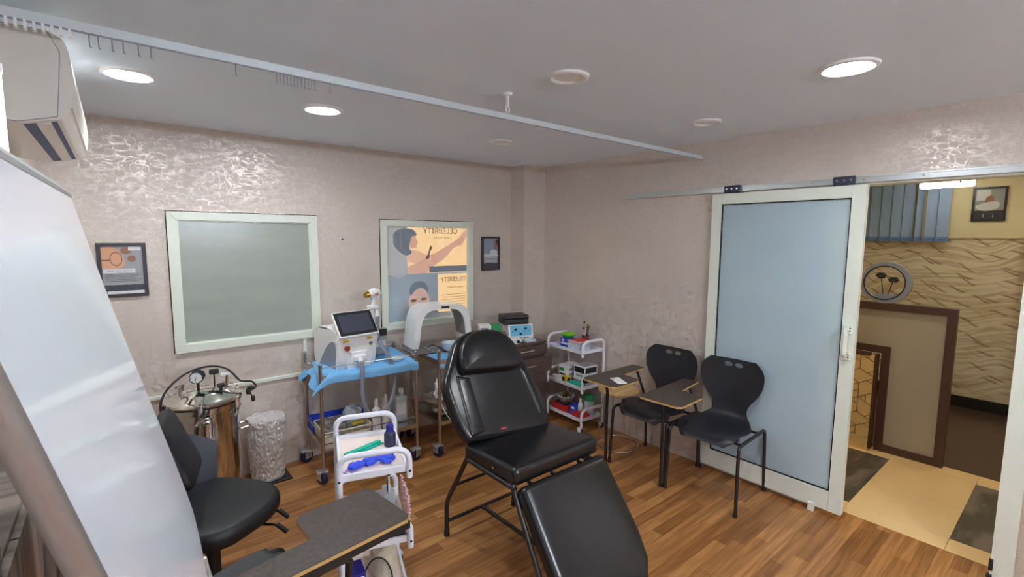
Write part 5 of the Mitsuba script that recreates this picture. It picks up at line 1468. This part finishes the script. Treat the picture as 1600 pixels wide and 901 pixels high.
vb = Thing('vertical_blind', 'blue grey vertical blind on the far hall wall', 'blind')
bx_ = XH - .08
vb.part('headrail', B(bx_ - .03, bx_ + .03, .955, 1.80, 2.30, 2.34), 'white', smooth=False)
for k in range(9):
    yy = 1.0 + k * .094
    ang = (12, 18, 62, 8, 10, 8, 12, 9, 11)[k]
    sl = B(-.001, .001, -.0445, .0445, 1.668, 2.30)
    sl.apply_transform(RZ(ang, (bx_, yy, 0)))
    s0 = vb.part('slat', sl, 'blind', smooth=False)
    wgt = B(-.0022, .0022, -.047, .047, 1.662, 1.712); wgt.apply_transform(RZ(ang, (bx_, yy, 0)))
    vb.part('bottom_weight', wgt, 'blind_dark', parent=s0, smooth=False)
vb.part('chain', rod((bx_ - .01, .98, 1.69), (bx_ - .01, 1.76, 1.69), .003, 6), 'blind_dark')

bl = Thing('batten_light', 'short bright batten lamp hanging in the hall', 'hall lamp')
bl.part('body', RB(6.02, 6.08, .735, 1.145, 2.235, 2.26, .006), 'white')
bl.part('tube', RB(6.01, 6.09, .745, 1.135, 2.165, 2.236, .02), 'white', 'glowing diffuser', emitter=emit((3.2, 3.1, 2.7), 0.5))
bl.part('clip', B(6.005, 6.095, .835, .845, 2.20, 2.24), 'greyc', smooth=False)
for yy in (.82, 1.06):
    bl.part('stem', rod((6.05, yy, 2.26), (6.05, yy, ZC), .006, 8), 'white')
for k, (x, y) in enumerate(((4.15, .35), (5.6, 0.1), (4.15, 1.6))):  # ceiling lamps out of view, placed to light the hall
    t = Thing('unseen_hall_lamp', 'unseen round warm ceiling lamp, placed to light the hall', 'ceiling light', 'unseen warm ceiling lamps of the hall')
    t.part('rim', lathe([(.07, 0), (.07, -.006), (.085, -.008), (.092, 0)], 28, at=(x, y, ZC)), 'white')
    t.part('diffuser', mesh(np.vstack([[[x + .071 * math.cos(a), y + .071 * math.sin(a), ZC - .003] for a in np.arange(28) * math.pi / 14], [[x, y, ZC - .003]]]), [[(i + 1) % 28, i, 28] for i in range(28)]), 'white', 'glowing diffuser', smooth=False, emitter=emit(np.array(HALL_TINT) * HALL))

hpic = Thing('picture_frame', 'dark framed print on the cream hall wall', 'picture')
hy0, hy1, hz0, hz1, hx = .565, .805, 1.862, 2.185, XH - .025
hpic.part('frame', yz(Polygon(sbox(hy0, hz0, hy1, hz1).exterior.coords, [sbox(hy0 + .018, hz0 + .018, hy1 - .018, hz1 - .018).exterior.coords]), hx - .022, hx), 'frame_dark', smooth=False)
pp = hpic.part('print', B(hx - .012, hx - .002, hy0 + .018, hy1 - .018, hz0 + .018, hz1 - .018), 'print_brown', smooth=False)
p = Print(hpic, (hx - .012, hy1 - .018, hz0 + .018), (0, -1, 0), (0, 0, 1), (-1, 0, 0), pp)
W, H = hy1 - hy0 - .036, hz1 - hz0 - .036
p.add('photo', sbox(0, .30 * H, W, H), 'print_grey')
p.add('bright_patch', sbox(.05 * W, .62 * H, .52 * W, .98 * H), 'print_light')
p.add('face', spline_poly([(.40 * W, .55 * H), (.42 * W, .74 * H), (.52 * W, .78 * H), (.64 * W, .70 * H), (.62 * W, .55 * H), (.50 * W, .50 * H)], 4), 'skin_dark')
p.add('towel', spline_poly([(.05 * W, .46 * H), (.40 * W, .56 * H), (.85 * W, .52 * H), (.85 * W, .42 * H), (.05 * W, .40 * H)], 4), 'print_light')
p.add('footer', sbox(0, 0, W, .27 * H), 'print_dark')
for q in (.33, .66):
    p.add('mark', sbox((q - .008) * W, .06 * H, (q + .008) * W, .18 * H), 'print_light', layer=6)
